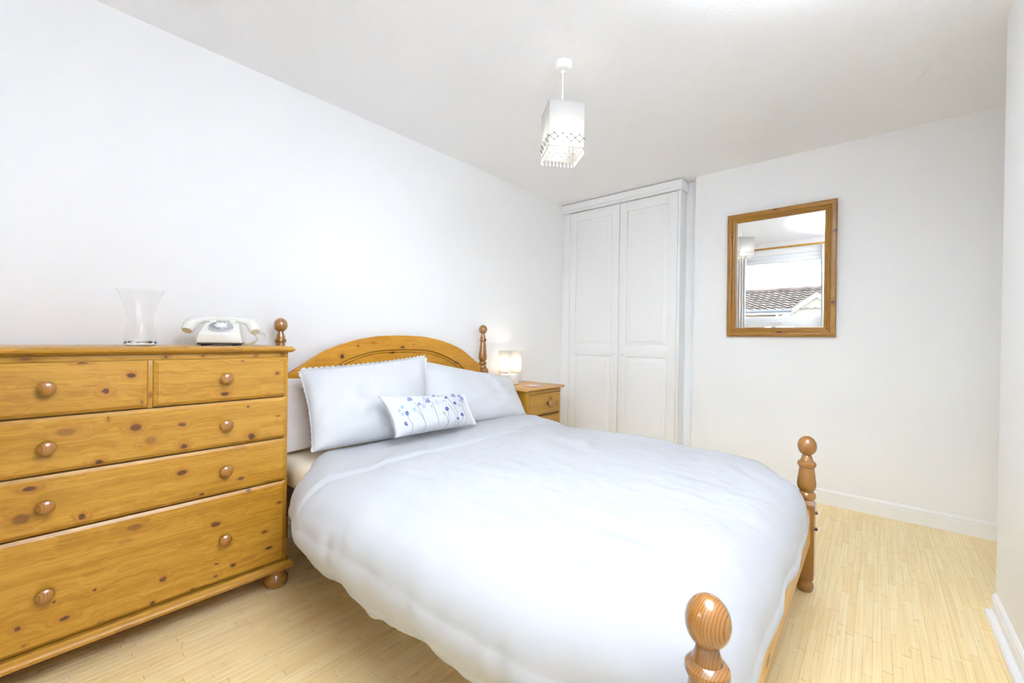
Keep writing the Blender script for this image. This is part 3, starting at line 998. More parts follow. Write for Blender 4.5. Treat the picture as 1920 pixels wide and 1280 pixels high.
NA = 640
O, arc = closed_curve(OL, NA)
core = np.stack([np.full(NA, -2.0), np.clip(O[:, 1], -1.6, -0.95)], 1)
dv = O-core
Dl = np.hypot(dv[:, 0], dv[:, 1])
dirv = dv/Dl[:, None]
head = sstep(-0.62, -0.46, O[:, 1])*sstep(-2.80, -2.62, O[:, 0])
Rr = 0.17*(1-head)+0.035*head
Rz = 0.145*(1-head)+0.03*head
left = sstep(-2.60, -2.80, O[:, 0])
foot = sstep(-2.06, -2.14, O[:, 1])
hem = 0.235*left+0.26*(1-left)
hem = hem*(1-foot)+foot*0.315
hem = hem-0.02*sstep(-0.9, -0.55, O[:, 1])*left*0+0.07*left*sstep(-0.85, -0.58, O[:, 1])
hem = hem+0.010*vnoise(arc*4, arc*0, 3)+0.006*vnoise(arc*13, arc*0, 4)
# small pleat step in the hem on the near side
hem = hem-0.022*left*np.exp(-((O[:, 1]+1.20)/0.035)**2)


def ztop(x, y):
    z = 0.517+0.022*np.cos(np.clip((x+1.98)/1.5, -1, 1)*PI/2)*np.cos(np.clip((y+1.25)/1.6, -1, 1)*PI/2)
    z = z+0.010*fbm(x*2.6, y*2.6, 1, 2)
    # folded-back cuff near the pillows
    yc = -0.775+0.02*vnoise(x*3, x*0, 8)
    z = z+0.010*sstep(yc-0.006, yc+0.010, y)-0.006*np.exp(-((y-yc+0.012)/0.012)**2)
    return z


def creases(x, y, seed, f):
    """thin soft ridges"""
    a = fbm(x*f, y*f, seed, 2)
    return np.exp(-(a/0.10)**2)


rowsP = []
n_top, n_rnd, n_drop = 70, 18, 34
R_t = np.linspace(0.02, 1, n_top)**0.85
arcn = arc
for s_ in R_t:
    q = Rr+(Dl-Rr)*(1-s_)
    r = Dl-q
    rowsP.append((r, 0*r, np.zeros(NA)))
for th in np.linspace(0, PI/2, n_rnd+1)[1:]:
    q = Rr*(1-np.sin(th))
    rowsP.append((Dl-q, Rz*(1-np.cos(th)), np.zeros(NA)))
for k in range(1, n_drop+1):
    rowsP.append((Dl+0, None, np.full(NA, k/n_drop)))
V = []
for r, dz, tt in rowsP:
    p = core+dirv*r[:, None]
    zt = ztop(p[:, 0], p[:, 1])
    if dz is None:
        zt0 = ztop(O[:, 0], O[:, 1])-Rz
        hm = np.where(head > 0.02, zt0-(zt0-hem)*(1-head)-0.005*head, hem)
        z = zt0+(hm-zt0)*tt[0]
        # billow out then tuck in toward the hem
        bl = (0.010*np.sin(np.clip(tt*1.5, 0, 1)*PI)-0.045*tt**2*left-0.012*tt**2*foot-0.004*np.exp(-((tt-0.83)/0.025)**2))*(1-head)
    else:
        z = zt-dz
        bl = np.zeros(NA)
    side = np.clip((r-(Dl-Rr))/Rr, 0, 1)
    dep = np.clip((0.5-z)/0.25, 0, 1)
    am = (0.3*side+0.9*dep)*(1-head)
    fold = 0.016*vnoise(arcn*5.5+0.35*dep, dep*0.6+arcn*0.2, 11)+0.011*vnoise(arcn*11-0.5*dep, dep*0.8, 12)+0.005*vnoise(arcn*26+0.8*dep, dep*1.4, 13)
    p = p+dirv*(bl+am*fold*np.where(foot > 0.5, 0.6, 1.0))[:, None]
    flat = (1-side)
    X_, Y_ = p[:, 0], p[:, 1]
    w1 = X_*0.8+Y_*0.6
    w2 = Y_*0.8-X_*0.6
    z = z+(0.35+0.65*flat)*(1-0.5*head)*1.5*(0.0055*vnoise(w1*2.2+0.4*vnoise(X_*2, Y_*2, 51), w2*6.5, 21)+0.0045*vnoise(X_*9+0.6*vnoise(X_*3, Y_*3, 52), Y_*3.0, 25)+0.0024*vnoise(w1*5, w2*17+0.5*vnoise(w1*4, w2*4, 53), 30)+0.0012*fbm(X_*24, Y_*13, 33, 2))
    V.append(np.stack([p[:, 0], p[:, 1], z], 1))
# hem thickness: fold under and inward
last = V[-1]
V.append(last-np.c_[dirv*0.006, np.full(NA, 0.005)])
V.append(last-np.c_[dirv*0.018, np.full(NA, 0.002)])
V.append(last-np.c_[dirv*0.022, np.full(NA, -0.04)])
V = np.array(V)
nr = len(V)
idx = np.arange(nr*NA).reshape(nr, NA)
a, b = idx[:-1], idx[1:]
F = np.stack([a, b, np.roll(b, -1, 1), np.roll(a, -1, 1)], -1).reshape(-1, 4)
F = F.tolist()+[list(idx[0])]
dv_o = np_mesh('duvet', V.reshape(-1, 3), F, M['duvet'], origin=(-1.98, -1.3, 0.5))
tag(dv_o, 'white puffy duvet spread over the bed with its hem hanging down', 'duvet')
bmx = bmesh.new()
bmx.from_mesh(dv_o.data)
bmesh.ops.recalc_face_normals(bmx, faces=bmx.faces)
bmx.to_mesh(dv_o.data)
bmx.free()


# ------------------------------------------------------------------ pillows
def pillow(name, mat, TL, TR, BR, BL, thick, label, cat, seed=0, n=44, flare=0.05, wr=0.006, back=0.6, sag=0.0, parent=None, crease=None):
    TL, TR, BR, BL = [np.array(p, float) for p in (TL, TR, BR, BL)]
    u = np.sin(np.linspace(-1, 1, n)*PI/2*0.999)
    m = max(16, int(n*0.8))
    v = np.sin(np.linspace(-1, 1, m)*PI/2*0.999)
    U, Vv = np.meshgrid(u, v, indexing='ij')
    nrm = np.cross(TR-TL, TL-BL)
    nrm = -nrm/np.linalg.norm(nrm)
    if nrm[1] > 0:
        nrm = -nrm

    def surf(U, Vv, side):
        uu = U*(1-flare*(1-Vv**2)*np.abs(U))
        vv = Vv*(1-flare*1.2*(1-U**2)*np.abs(Vv))
        s_, t_ = ((uu+1)/2)[..., None], ((vv+1)/2)[..., None]
        P = (BL*(1-s_)+BR*s_)*(1-t_)+(TL*(1-s_)+TR*s_)*t_
        f = np.clip((1-U**2)*(1-Vv**2), 0, 1)**0.42
        f = f*(1-0.25*Vv)            # filling sinks
        if side > 0:
            f = f*(1+0.10*fbm(U*1.3+seed, Vv*1.3, seed, 2))
            edge = np.clip((1-U**2)*(1-Vv**2)*6, 0, 1)
            w_ = wr*edge*(fbm(U*3+seed, Vv*2.2, seed+5, 3)+0.8*np.exp(-(fbm(U*1.6, Vv*1.2, seed+9, 2)/0.12)**2))
            if crease is not None:
                w_ = w_+edge*crease(U, Vv)
            return P+nrm*(thick*f+w_)[..., None]
        return P-nrm*(thick*back*f)[..., None]

    A = surf(U, Vv, 1)
    B = surf(U, Vv, -1)
    nu, nv = U.shape
    verts = np.vstack([A.reshape(-1, 3), B.reshape(-1, 3)])
    ia = np.arange(nu*nv).reshape(nu, nv)
    ib = ia+nu*nv
    fa = np.stack([ia[:-1, :-1], ia[1:, :-1], ia[1:, 1:], ia[:-1, 1:]], -1).reshape(-1, 4)
    fb = np.stack([ib[:-1, :-1], ib[:-1, 1:], ib[1:, 1:], ib[1:, :-1]], -1).reshape(-1, 4)
    org = tuple((BL+BR)/2)
    o = np_mesh(name, verts, np.vstack([fa, fb]), mat, origin=org)
    bm_ = bmesh.new()
    bm_.from_mesh(o.data)
    bmesh.ops.remove_doubles(bm_, verts=bm_.verts, dist=0.0006)
    bmesh.ops.recalc_face_normals(bm_, faces=bm_.faces)
    bm_.to_mesh(o.data)
    bm_.free()
    o.data.polygons.foreach_set('use_smooth', [True]*len(o.data.polygons))
    tag(o, label, cat)
    return o, surf, nrm, org


def scallop(o, surf, nrm, org, sides, mat, wid=0.010, amp=0.006, pitch=0.022, name='scalloped_edge'):
    """thin scalloped trim standing out from the seam; sides: list of (fixed 'u'/'v', value)"""
    vs, fs = [], []
    for ax, val in sides:
        tt = np.linspace(-0.995, 0.995, 260)
        Uv = np.full_like(tt, val) if ax == 'u' else tt
        Vv_ = tt if ax == 'u' else np.full_like(tt, val)
        P = surf(Uv, Vv_, -1)
        inn = surf(Uv*(0.96 if ax == 'u' else 1), Vv_*(0.96 if ax == 'v' else 1), -1)
        d = P-inn
        d = d/np.maximum(np.linalg.norm(d, axis=1), 1e-6)[:, None]
        L = np.r_[0, np.cumsum(np.linalg.norm(np.diff(P, axis=0), axis=1))]
        w_ = wid+amp*np.abs(np.sin(L/pitch*PI))
        for off in (0.0015, -0.0015):
            b0 = len(vs)
            for k in range(len(tt)):
                vs.append(P[k]-d[k]*0.004+nrm*off)
                vs.append(P[k]+d[k]*w_[k]+nrm*off*0.6)
            for k in range(len(tt)-1):
                fs.append((b0+2*k, b0+2*k+1, b0+2*k+3, b0+2*k+2))
    o2 = np_mesh(name, np.array(vs)-np.array(org), fs, mat, parent=o)
    return o2


pb, *_ = pillow('pillow', M['beige_cotton'], (-2.70, -0.145, 0.865), (-2.02, -0.145, 0.86), (-2.05, -0.265, 0.52), (-2.735, -0.265, 0.52), 0.038, 'beige pillow tucked behind the white pillow next to the chest', 'pillow', 3, wr=0.009, flare=0.04, back=0.5)
EDGE = fabric('white_cotton_trim', (0.63, 0.633, 0.64))
p1, s1, n1, g1 = pillow('pillow', M['white_cotton'], (-2.650, -0.265, 0.905), (-1.905, -0.255, 0.955), (-2.02, -0.445, 0.525), (-2.668, -0.455, 0.552), 0.085, 'plump white pillow with scalloped edge on the chest side of the bed', 'pillow', 11, wr=0.008, flare=0.035, back=0.5)
for sd in (('u', -1.0), ('u', 1.0), ('v', 1.0)):
    scallop(p1, s1, n1, g1, [sd], EDGE, 0.009, 0.009, 0.028)
p2, s2, n2, g2 = pillow('pillow', M['white_cotton'], (-1.955, -0.205, 0.945), (-1.095, -0.26, 0.775), (-1.155, -0.460, 0.530), (-2.02, -0.420, 0.535), 0.080, 'slumped white pillow leaning on the headboard near the bedside lamp', 'pillow', 23, wr=0.007, flare=0.03, back=0.75,
                      crease=lambda U, Vv: 0.015*np.sin((U*1.5+0.35*Vv)*9)*np.exp(-((U-0.45)/0.4)**2)*(0.5+0.5*Vv))
for sd in (('u', -1.0), ('u', 1.0)):
    scallop(p2, s2, n2, g2, [sd], EDGE, 0.005, 0.003)

# ---- small cushion with embroidered flowers
CT = dict(TL=(-2.375, -0.520, 0.785), TR=(-1.815, -0.500, 0.738), BR=(-1.810, -0.600, 0.572), BL=(-2.345, -0.620, 0.590))
cu, sc_, nc_, gc_ = pillow('cushion', fabric('white_linen', (0.60, 0.605, 0.62), 500, 0.12), CT['TL'], CT['TR'], CT['BR'], CT['BL'], 0.055, 'small white oblong cushion embroidered with blue flowers in front of the pillows', 'cushion', 37, wr=0.002, flare=0.045, back=0.8)
for sd in (('u', -1.0), ('u', 1.0)):
    scallop(cu, sc_, nc_, gc_, [sd], EDGE, 0.020, 0.0, name='side_flange')
CPX = dict(TL=(214, 330), TR=(1470, 315), BL=(370, 1050), BR=(1600, 860))   # shape of the printed field, for placing the embroidery


def fieldpos(x, y):
    """crude inverse bilinear: position within the cushion field, -1..1"""
    u, v = 0.5, 0.5
    q = {k: np.array(p, float) for k, p in CPX.items()}
    for _ in range(20):
        P = (q['BL']*(1-u)+q['BR']*u)*(1-v)+(q['TL']*(1-u)+q['TR']*u)*v
        du = (q['BR']-q['BL'])*(1-v)+(q['TR']-q['TL'])*v
        dv_ = (q['TL']*(1-u)+q['TR']*u)-(q['BL']*(1-u)+q['BR']*u)
        J = np.array([du, dv_]).T
        s_ = np.linalg.solve(J, np.array([x, y])-P)
        u, v = u+s_[0], v+s_[1]
    return np.clip(u*2-1, -0.96, 0.96), np.clip(v*2-1, -0.96, 0.96)


def on_cushion(u, v, lift=0.0015):
    return sc_(np.array([u]), np.array([v]), 1)[0]+nc_*lift


e_u = np.array(CT['TR'])-np.array(CT['TL'])
e_u = e_u/np.linalg.norm(e_u)
e_v = np.cross(nc_, e_u)
if e_v[2] < 0:
    e_v = -e_v
TH_ = {'navy': (0.035, 0.055, 0.20), 'slate': (0.16, 0.18, 0.34), 'sky': (0.30, 0.42, 0.70), 'grey': (0.36, 0.38, 0.48), 'olive': (0.45, 0.45, 0.26), 'pale': (0.52, 0.54, 0.66), 'stem': (0.18, 0.17, 0.16)}
for k, v in TH_.items():
    M['thread_'+k] = plain('embroidery_thread_'+k, v, 0.7)


def flower(x, y, size, col, petals=5, rot=0.0, hollow=True):
    u, v = fieldpos(x, y)
    c = on_cushion(u, v)
    r = size*0.00036
    vs, fs = [], []
    for k in range(petals):
        a = rot+2*PI*k/petals
        pc = c+(e_u*math.cos(a)+e_v*math.sin(a))*r*0.58
        b0 = len(vs)
        for j in range(8):
            b_ = 2*PI*j/8
            vs.append(pc+(e_u*math.cos(b_)+e_v*math.sin(b_))*r*(0.44 if petals > 3 else 0.36))
        vs.append(pc+nc_*0.0015)
        for j in range(8):
            fs.append((b0+j, b0+(j+1) % 8, b0+8))
    np_mesh('embroidered_flower', np.array(vs)-np.array(gc_), fs, M['thread_'+col], parent=cu)


FL = [(555, 435, 46, 'slate', 6), (418, 572, 30, 'sky', 5), (375, 632, 26, 'grey', 4), (410, 695, 28, 'sky', 5), (468, 690, 36, 'navy', 5), (445, 862, 34, 'navy', 5), (572, 635, 36, 'sky', 4), (655, 540, 34, 'slate', 4), (705, 575, 38, 'grey', 5), (755, 418, 28, 'slate', 3), (815, 420, 26, 'slate', 3), (790, 490, 46, 'slate', 6), (735, 500, 34, 'pale', 5), (925, 505, 50, 'pale', 6), (822, 585, 20, 'grey', 5), (928, 360, 36, 'slate', 4), (1015, 355, 36, 'olive', 5), (1085, 335, 24, 'grey', 4), (1125, 395, 32, 'navy', 5), (1060, 470, 30, 'pale', 5), (1060, 632, 38, 'navy', 5), (1000, 712, 28, 'olive', 4), (1272, 352, 44, 'slate', 6), (1245, 515, 34, 'navy', 5), (1325, 545, 26, 'slate', 3), (1395, 350, 32, 'slate', 4), (1432, 405, 40, 'slate', 5), (1390, 465, 42, 'grey', 5), (1328, 725, 32, 'navy', 5), (1238, 798, 26, 'navy', 4), (1165, 330, 24, 'olive', 3), (1470, 470, 26, 'olive', 3)]
for k, (x, y, s_, c_, pt) in enumerate(FL):
    flower(x, y, s_, c_, pt, k*0.7)
STM = [[(465, 730), (490, 810), (525, 880), (540, 960), (535, 1045)], [(605, 660), (650, 745), (690, 830), (722, 920), (712, 1020)], [(605, 490), (635, 600), (650, 680), (690, 830)], [(850, 490), (860, 600), (885, 720), (915, 905)], [(1015, 735), (1050, 800), (1072, 880), (1048, 960)], [(1062, 670), (1080, 780), (1072, 880)], [(1150, 400), (1195, 510), (1225, 640), (1245, 755)], [(1110, 540), (1165, 640), (1205, 760), (1200, 905)], [(1345, 760), (1300, 850), (1238, 930)], [(1370, 520), (1405, 640), (1418, 760), (1400, 880)], [(1245, 820), (1258, 880)]]
for st in STM:
    pts = []
    for (xa, ya), (xb, yb) in zip(st, st[1:]):
        for q in np.linspace(0, 1, 6, endpoint=False):
            pts.append((xa+(xb-xa)*q, ya+(yb-ya)*q))
    pts.append(st[-1])
    P = [on_cushion(*fieldpos(*p), 0.0012) for p in pts]
    MB().tube(P, 0.0009, 5).build('embroidered_stem', M['thread_stem'], cu)

# ------------------------------------------------------------------ bedside table, lamp, coaster
NS = (-0.88, -0.21, 0)
ns = thing('bedside_table', 'small pine bedside table with drawers between bed and wardrobe', 'bedside table', NS)
NX0, NX1 = -1.082, -0.655
tpn = MB().prism([(-0.012, 0.688), (-0.432, 0.688), (-0.438, 0.691), (-0.444, 0.698), (-0.442, 0.704), (-0.436, 0.709), (-0.012, 0.710)], 'X', NX0-0.022, NX1+0.022)
tpn.build('top', pine('bedside_top_pine', [], 'X', NS, dict(lo=(0.42, 0.215, 0.05), mid=(0.49, 0.26, 0.075), hi=(0.55, 0.32, 0.105))), ns, angle=25)
for x0, x1 in ((NX0, NX0+0.018), (NX1-0.018, NX1)):
    MB().box(x0, x1, -0.418, -0.015, 0.06, 0.689, 0.002).build('side_panel', M['honey_v'], ns)
MB().box(NX0+0.018, NX1-0.018, -0.404, -0.02, 0.08, 0.67).build('drawer_space', plain('bedside_inside_wood', (0.16, 0.075, 0.02), 0.8), ns)
MB().box(NX0+0.001, NX1-0.001, -0.419, -0.40, 0.660, 0.689, 0.001).build('face_rail', M['honey'], ns)
for z0, z1, kn in ((0.492, 0.655, [(-0.80, 0.614, 0.014, 0.010, 0.7), (-0.715, 0.565, 0.012, 0.016, 0.6)]), (0.318, 0.482, [(-1.0, 0.465, 0.016, 0.008, 1)]), (0.144, 0.308, [(-0.9, 0.25, 0.01, 0.01, 1)])):
    drawer_front(ns, NX0+0.010, NX1-0.006, z0, z1, -0.424, pine('bedside_drawer_pine', kn, 'X', NS), [((NX0+NX1)/2+0.03, (z0+z1)/2+0.01)], 0.013, 0.008, 0.015)
MB().box(NX0-0.012, NX1+0.012, -0.438, -0.012, 0.06, 0.085, 0.004).build('plinth', M['honey'], ns)
for fx in (NX0+0.04, NX1-0.04):
    for fy in (-0.39, -0.06):
        MB().lathe([(0.024, 0), (0.034, 0.006), (0.037, 0.022), (0.030, 0.042), (0.028, 0.06)], fx, fy, 0, 24).build('bun_foot', M['turned_knob'], ns)

LX, LY, LZ = -0.957, -0.128, 0.710
lp = thing('bedside_lamp', 'small lit table lamp with square white shade on the bedside table', 'table lamp', (LX, LY, LZ))
MB().box(LX-0.052, LX+0.052, LY-0.052, LY+0.052, LZ, LZ+0.083, 0.003).build('lamp_base', plain('white_ceramic', (0.80, 0.80, 0.78), 0.2), lp)
MB().box(LX-0.0525, LX+0.0525, LY-0.0525, LY+0.0525, LZ, LZ+0.003).build('base_pad', M['black'], lp)
MB().tube([(LX, LY, LZ+0.08), (LX, LY, LZ+0.115)], 0.010, 12).build('stem', M['gloss'], lp)


def square_shade(cx, cy, z0, z1, h, yaw, th=0.0012):
    mb = MB()
    t = bmesh.new()
    rows = []
    for z in (z0, z1):
        row = []
        for a, b in ((-1, -1), (1, -1), (1, 1), (-1, 1)):
            lx, ly = a*h, b*h
            row.append(t.verts.new((cx+lx*math.sin(yaw)+ly*math.cos(yaw), cy-lx*math.cos(yaw)+ly*math.sin(yaw), z)))
        rows.append(row)
    for k in range(4):
        t.faces.new((rows[0][k], rows[0][(k+1) % 4], rows[1][(k+1) % 4], rows[1][k]))
    bmesh.ops.recalc_face_normals(t, faces=t.faces)
    mb._take(t)
    return mb


M['shade'] = shade_fabric('white_lampshade_cloth', (0.60, 0.59, 0.57), 0.12)
M['shade2'] = shade_fabric('white_bedside_shade_cloth', (0.40, 0.395, 0.38), 0.01)
square_shade(LX, LY, LZ+0.103, LZ+0.272, 0.066, PI/2).build('lamp_shade', M['shade2'], lp, angle=30)
MB().ball((LX, LY, LZ+0.172), 0.022, 12, 1.3).build('bulb', emit('warm_bulb_small', (1.0, 0.86, 0.66), BEDSIDE_STRENGTH), lp)
MB().tube([(LX, LY, LZ+0.11), (LX, LY, LZ+0.146)], 0.013, 12).build('lamp_holder', M['gloss'], lp)

co = MB().box(-0.05, 0.05, -0.05, 0.05, 0.0, 0.006, 0.002)
co = co.build('coaster', plain('coaster_pattern', (0.62, 0.50, 0.47), 0.4), origin=(0, 0, 0))
co.location = (-0.905, -0.345, 0.710)
co.rotation_euler = (0, 0, 0.1)
tag(co, 'square drink coaster lying at the front of the bedside table', 'coaster')

# ------------------------------------------------------------------ pendant lamp
PX, PY = -1.835, -1.21
pd = thing('pendant_light', 'white square pendant lampshade with bead fringe hanging from the ceiling', 'ceiling light', (PX, PY, 1.95))
MB().lathe([(0.046, 0.0), (0.046, -0.012), (0.043, -0.024), (0.036, -0.032), (0.010, -0.034), (0.007, -0.042), (0.0, -0.042)], PX, PY, H, 32).build('ceiling_rose', M['gloss'], pd)
MB().tube([(PX, PY, H-0.03), (PX, PY, 2.11)], 0.0035, 8).build('cord', M['gloss'], pd)
MB().lathe([(0.010, 0.06), (0.019, 0.05), (0.020, 0.0), (0.017, -0.004), (0.0, -0.004)], PX, PY, 2.062, 20).build('lamp_holder', M['gloss'], pd)
PYAW, PH, PZ0, PZ1 = 0.869, 0.0838, 1.969, 2.177
ps = square_shade(PX, PY, PZ0, PZ1, PH, PYAW).build('lamp_shade', M['shade'], pd, angle=30)


def pp(a, b, z):
    return (PX+a*math.sin(PYAW)+b*math.cos(PYAW), PY-a*math.cos(PYAW)+b*math.sin(PYAW), z)


M['braid'] = plain('grey_braid', (0.42, 0.40, 0.37), 0.6)
M['bead'] = plain('pearl_bead', (0.80, 0.78, 0.74), 0.15)
M['greybead'] = plain('grey_bead', (0.16, 0.15, 0.14), 0.25)
ring = [(-1, -1), (1, -1), (1, 1), (-1, 1)]
for z, r, nm in ((PZ0, 0.0022, 'bottom_wire'), (PZ1, 0.0018, 'top_wire')):
    mb = MB()
    for k in range(4):
        a, b = ring[k], ring[(k+1) % 4]
        mb.tube([pp(a[0]*PH, a[1]*PH, z), pp(b[0]*PH, b[1]*PH, z)], r, 6)
    mb.build(nm, M['braid'], ps)
for k in range(4):
    a, b = ring[k], ring[(k+1) % 4]
    g = lambda s_, z, o=0.002: pp((a[0]+(b[0]-a[0])*s_)*(PH+o) if a[0] != b[0] else a[0]*(PH+o), (a[1]+(b[1]-a[1])*s_)*(PH+o) if a[1] != b[1] else a[1]*(PH+o), z)
    # lattice of beaded threads near the hem
    mb = MB()
    N = 4
    for i in range(2*N):
        s0, s1 = 0.03+0.94*i/(2*N), 0.03+0.94*(i+1)/(2*N)
        up = i % 2 == 0
        for sg in (1, -1):
            za = PZ0+0.0425+(0 if up else sg*0.0165)
            zb = PZ0+0.0425+(sg*0.0165 if up else 0)
            mb.tube([g(s0, za), g(s1, zb)], 0.0011, 5)
    for i in range(2*N+1):
        s0 = 0.03+0.94*i/(2*N)
        for sg in ((0,) if i % 2 == 0 else (1, -1)):
            mb.ball(g(s0, PZ0+0.0425+sg*0.0165), 0.0034, 6)
    mb.build('beaded_lattice', M['greybead'], ps)
tme = None
for k in range(4):
    a, b = ring[k], ring[(k+1) % 4]
    for i in range(9):
        s_ = (i+0.5)/9
        p = pp((a[0]+(b[0]-a[0])*s_)*PH, (a[1]+(b[1]-a[1])*s_)*PH, PZ0)
        if tme is None:
            mb = MB()
            mb.tube([(0, 0, 0), (0, 0, -0.020)], 0.0012, 5)
            mb.ball((0, 0, -0.006), 0.0026, 6)
            mb.ball((0, 0, -0.023), 0.0038, 8, 1.5)
            o = mb.build('tassel', M['bead'], ps, local=True)
            tme = o.data
        else:
            o = bpy.data.objects.new('tassel', tme)
            C.objects.link(o)
            o.parent = ps
        o.location = Vector(p)-Vector((PX, PY, 1.95))
MB().ball((PX, PY, 2.020), 0.030, 14, 1.25).build('bulb', emit('warm_bulb', (1.0, 0.96, 0.91), BULB_STRENGTH), pd)

# ------------------------------------------------------------------ glass vase
tv = NT('clear_thin_glass')
lw = tv.n('ShaderNodeLayerWeight', i_Blend=0.25)
tp_ = tv.n('ShaderNodeBsdfTransparent', i_Color=tv.ramp(lw.outputs['Facing'], [(0.0, (0.998, 0.999, 0.999)), (0.70, (0.995, 0.996, 0.996)), (1.0, (0.60, 0.63, 0.63))]))
gl_ = tv.n('ShaderNodeBsdfGlossy', i_Roughness=0.01)
fr_ = tv.math('ADD', tv.math('MULTIPLY', tv.math('POWER', lw.outputs['Facing'], 4.0), 0.25), 0.03)
mx_ = tv.n('ShaderNodeMixShader', i_0=fr_)
tv.t.links.new(tp_.outputs[0], mx_.inputs[1])
tv.t.links.new(gl_.outputs[0], mx_.inputs[2])
tv.t.links.new(mx_.outputs[0], tv.out.inputs[0])
VX, VY, VZ = -3.233, -0.24, 1.030
outp = [(0.0, 0.0), (0.045, 0.0), (0.050, 0.003), (0.0505, 0.010), (0.049, 0.03), (0.043, 0.06), (0.0375, 0.088), (0.0365, 0.100), (0.039, 0.118), (0.048, 0.15), (0.060, 0.185), (0.0715, 0.213)]
inp = [(0.0700, 0.213), (0.0585, 0.185), (0.0465, 0.15), (0.0375, 0.118), (0.035, 0.100), (0.036, 0.088), (0.0415, 0.06), (0.0465, 0.034), (0.0465, 0.026), (0.040, 0.021), (0.0, 0.020)]
va = MB().lathe(outp+inp, VX, VY, VZ, 64).build('vase', tv.m, origin=(VX, VY, VZ), angle=80)
tb_ = NT('thick_glass_base')
tb_.set(Base_Color=(1, 1, 1, 1), Roughness=0.0, IOR=1.45)
tb_.put(tb_.b, 'Transmission Weight', 1.0)
MB().lathe([(0.0, 0.002), (0.044, 0.002), (0.0485, 0.005), (0.0475, 0.014), (0.045, 0.0185), (0.0, 0.0185)], VX, VY, VZ, 48).build('thick_base', tb_.m, va, angle=60)
tag(va, 'clear flared glass vase standing on the pine chest', 'vase')

# ------------------------------------------------------------------ telephone
ph = thing('telephone', 'ivory rotary dial telephone with coiled cord on the pine chest', 'telephone', (-2.957, -0.20, 1.030), -0.36)
IV = plain('ivory_plastic', (0.84, 0.83, 0.77), 0.22)
# body: side profile (y, z) with sides leaning in
prof = [(-0.092, 0.012), (-0.095, 0.018), (-0.094, 0.046), (-0.086, 0.056), (0.004, 0.098), (0.018, 0.101), (0.060, 0.101), (0.072, 0.093), (0.092, 0.03), (0.092, 0.012)]
t = bmesh.new()
rowsb = []
wz = lambda z: 0.079-0.018*max(0, (z-0.03)/0.07)**0.9
for sx in (-1, -0.96, 0.96, 1):
    row = []
    for y, z in prof:
        inset = 0.0 if abs(sx) < 0.99 else 0.004
        row.append(t.verts.new((sx*wz(z), y*(1-inset*6)+0.0, z if z < 0.02 else z-inset)))
    rowsb.append(row)
for a, b in zip(rowsb, rowsb[1:]):
    for k in range(len(prof)):
        t.faces.new((a[k], a[(k+1) % len(prof)], b[(k+1) % len(prof)], b[k]))
t.faces.new(rowsb[0])
t.faces.new(rowsb[-1][::-1])
bmesh.ops.recalc_face_normals(t, faces=t.faces)
mb = MB()
mb._take(t)
body = mb.build('body', IV, ph, local=True, angle=40)
bv = body.modifiers.new('soft_edges', 'BEVEL')
bv.width = 0.006
bv.segments = 3
bv.limit_method = 'ANGLE'
bv.angle_limit = math.radians(25)
MB().box(-0.077, 0.077, -0.088, 0.088, 0.005, 0.0125, 0.002).build('base_plate', M['black'], ph, local=True)
for sx in (-0.055, 0.055):
    for sy in (-0.07, 0.07):
        MB().lathe([(0.012, 0), (0.012, 0.005)], sx, sy, 0, 12).build('rubber_foot', M['black'], ph, local=True)
# cradle prongs and handset
for sx in (-0.036, 0.036):
    MB().box(sx-0.012, sx+0.012, 0.012, 0.055, 0.098, 0.112, 0.004).build('cradle', IV, ph, local=True)
hp = [(-0.123, -0.004, 0.062), (-0.121, 0.002, 0.070), (-0.117, 0.012, 0.083), (-0.108, 0.022, 0.096), (-0.092, 0.029, 0.106), (-0.07, 0.033, 0.112), (-0.035, 0.034, 0.115), (0, 0.034, 0.116)]
hr = [0.019, 0.0235, 0.0255, 0.0235, 0.0175, 0.0135, 0.012, 0.0115]
pts = hp+[(-x, y, z) for x, y, z in hp[-2::-1]]
MB().tube(pts, hr+hr[-2::-1], 18).build('handset', IV, ph, local=True, angle=60)
# dial lies on the sloping front
sl = math.atan2(0.098-0.056, 0.004+0.086)
dm = Matrix.Translation((0, -0.041, 0.0775)) @ Matrix.Rotation(sl, 4, 'X')


def dial_part(mb, name, mat, parent):
    mb.bm.transform(dm)
    return mb.build(name, mat, parent, local=True, angle=30)


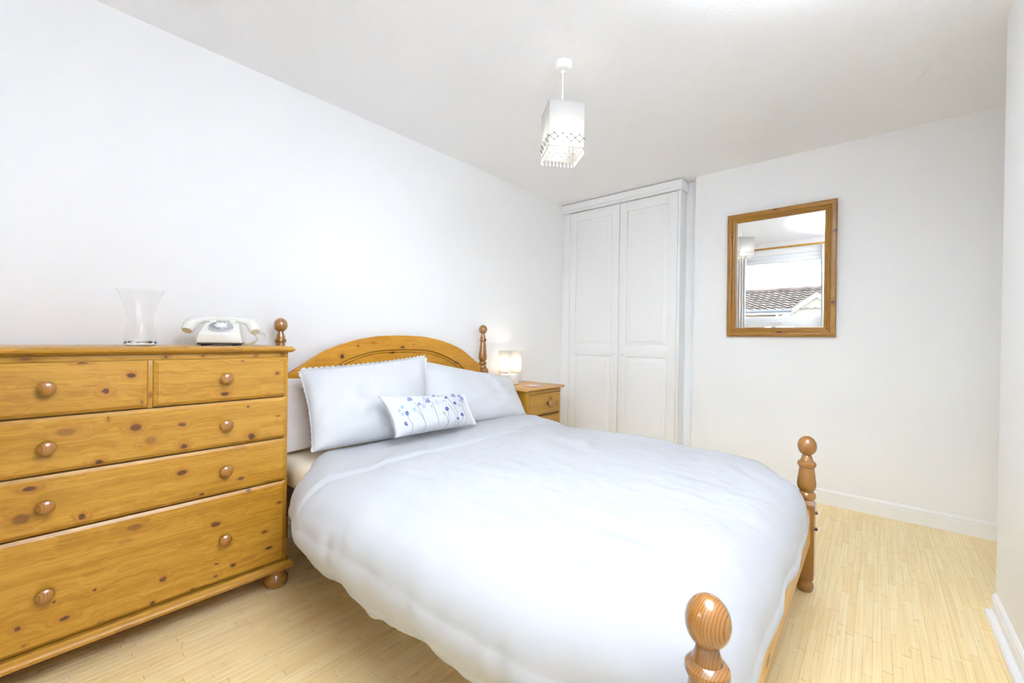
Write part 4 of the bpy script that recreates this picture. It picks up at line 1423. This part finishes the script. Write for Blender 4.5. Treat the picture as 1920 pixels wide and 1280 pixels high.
dial = dial_part(MB().lathe([(0.046, 0.0), (0.046, 0.005), (0.043, 0.007), (0.0, 0.007)], 0, 0, 0, 40), 'dial', plain('dial_plate', (0.70, 0.70, 0.70), 0.3), ph)
dial_part(MB().lathe([(0.0235, 0.0085), (0.0235, 0.0105), (0.041, 0.0105), (0.043, 0.0095), (0.043, 0.0085), (0.0235, 0.0085)], 0, 0, 0, 40), 'finger_wheel', plain('grey_finger_wheel', (0.40, 0.41, 0.42), 0.15), dial)
dial_part(MB().lathe([(0.023, 0.008), (0.022, 0.012), (0.0, 0.0125)], 0, 0, 0, 32), 'dial_centre', plain('dial_label', (0.78, 0.79, 0.82), 0.3), dial)
for k in range(10):
    a = math.radians(60+k*28)
    dial_part(MB().lathe([(0.0062, 0.0095), (0.0062, 0.0109), (0.0, 0.0109)], 0.0325*math.cos(a), 0.0325*math.sin(a), 0, 14), 'finger_hole', plain('finger_hole', (0.16, 0.16, 0.165) if 2 < k < 8 else (0.55, 0.55, 0.55), 0.5), dial)
dial_part(MB().box(0.026, 0.047, -0.030, -0.0255, 0.0115, 0.0135, 0.0006), 'finger_stop', plain('chrome', (0.7, 0.7, 0.72), 0.15, Metallic=1.0), dial)
# coiled cord from the handset down to the back of the base
path = [(0.121, 0.0, 0.052), (0.127, -0.004, 0.045), (0.132, -0.002, 0.030), (0.124, 0.004, 0.016), (0.105, 0.012, 0.0065), (0.092, 0.016, 0.0062), (0.078, 0.02, 0.008)]


def helix(path, r, wire, per):
    P = np.array(path)
    d = np.r_[0, np.cumsum(np.linalg.norm(np.diff(P, axis=0), axis=1))]
    n = int(d[-1]/per*10)
    s_ = np.linspace(0, d[-1], n)
    Q = np.stack([np.interp(s_, d, P[:, k]) for k in range(3)], 1)
    T = np.gradient(Q, axis=0)
    T /= np.linalg.norm(T, axis=1)[:, None]
    A = np.cross(T, [0, 1, 0.01])
    A /= np.linalg.norm(A, axis=1)[:, None]
    B = np.cross(T, A)
    w_ = s_/per*2*PI
    return (Q+r*(A*np.cos(w_)[:, None]+B*np.sin(w_)[:, None])).tolist()


MB().tube(helix(path, 0.0048, 0.0013, 0.0052), 0.0014, 6).build('coiled_cord', plain('cream_cord', (0.62, 0.55, 0.33), 0.4), ph, local=True, angle=60)
MB().tube(helix([(0.122, 0.02, 0.062), (0.14, 0.04, 0.056), (0.16, 0.07, 0.052), (0.165, 0.10, 0.03)], 0.004, 0.0012, 0.009), 0.0012, 6).build('line_cord', IV, ph, local=True, angle=60)
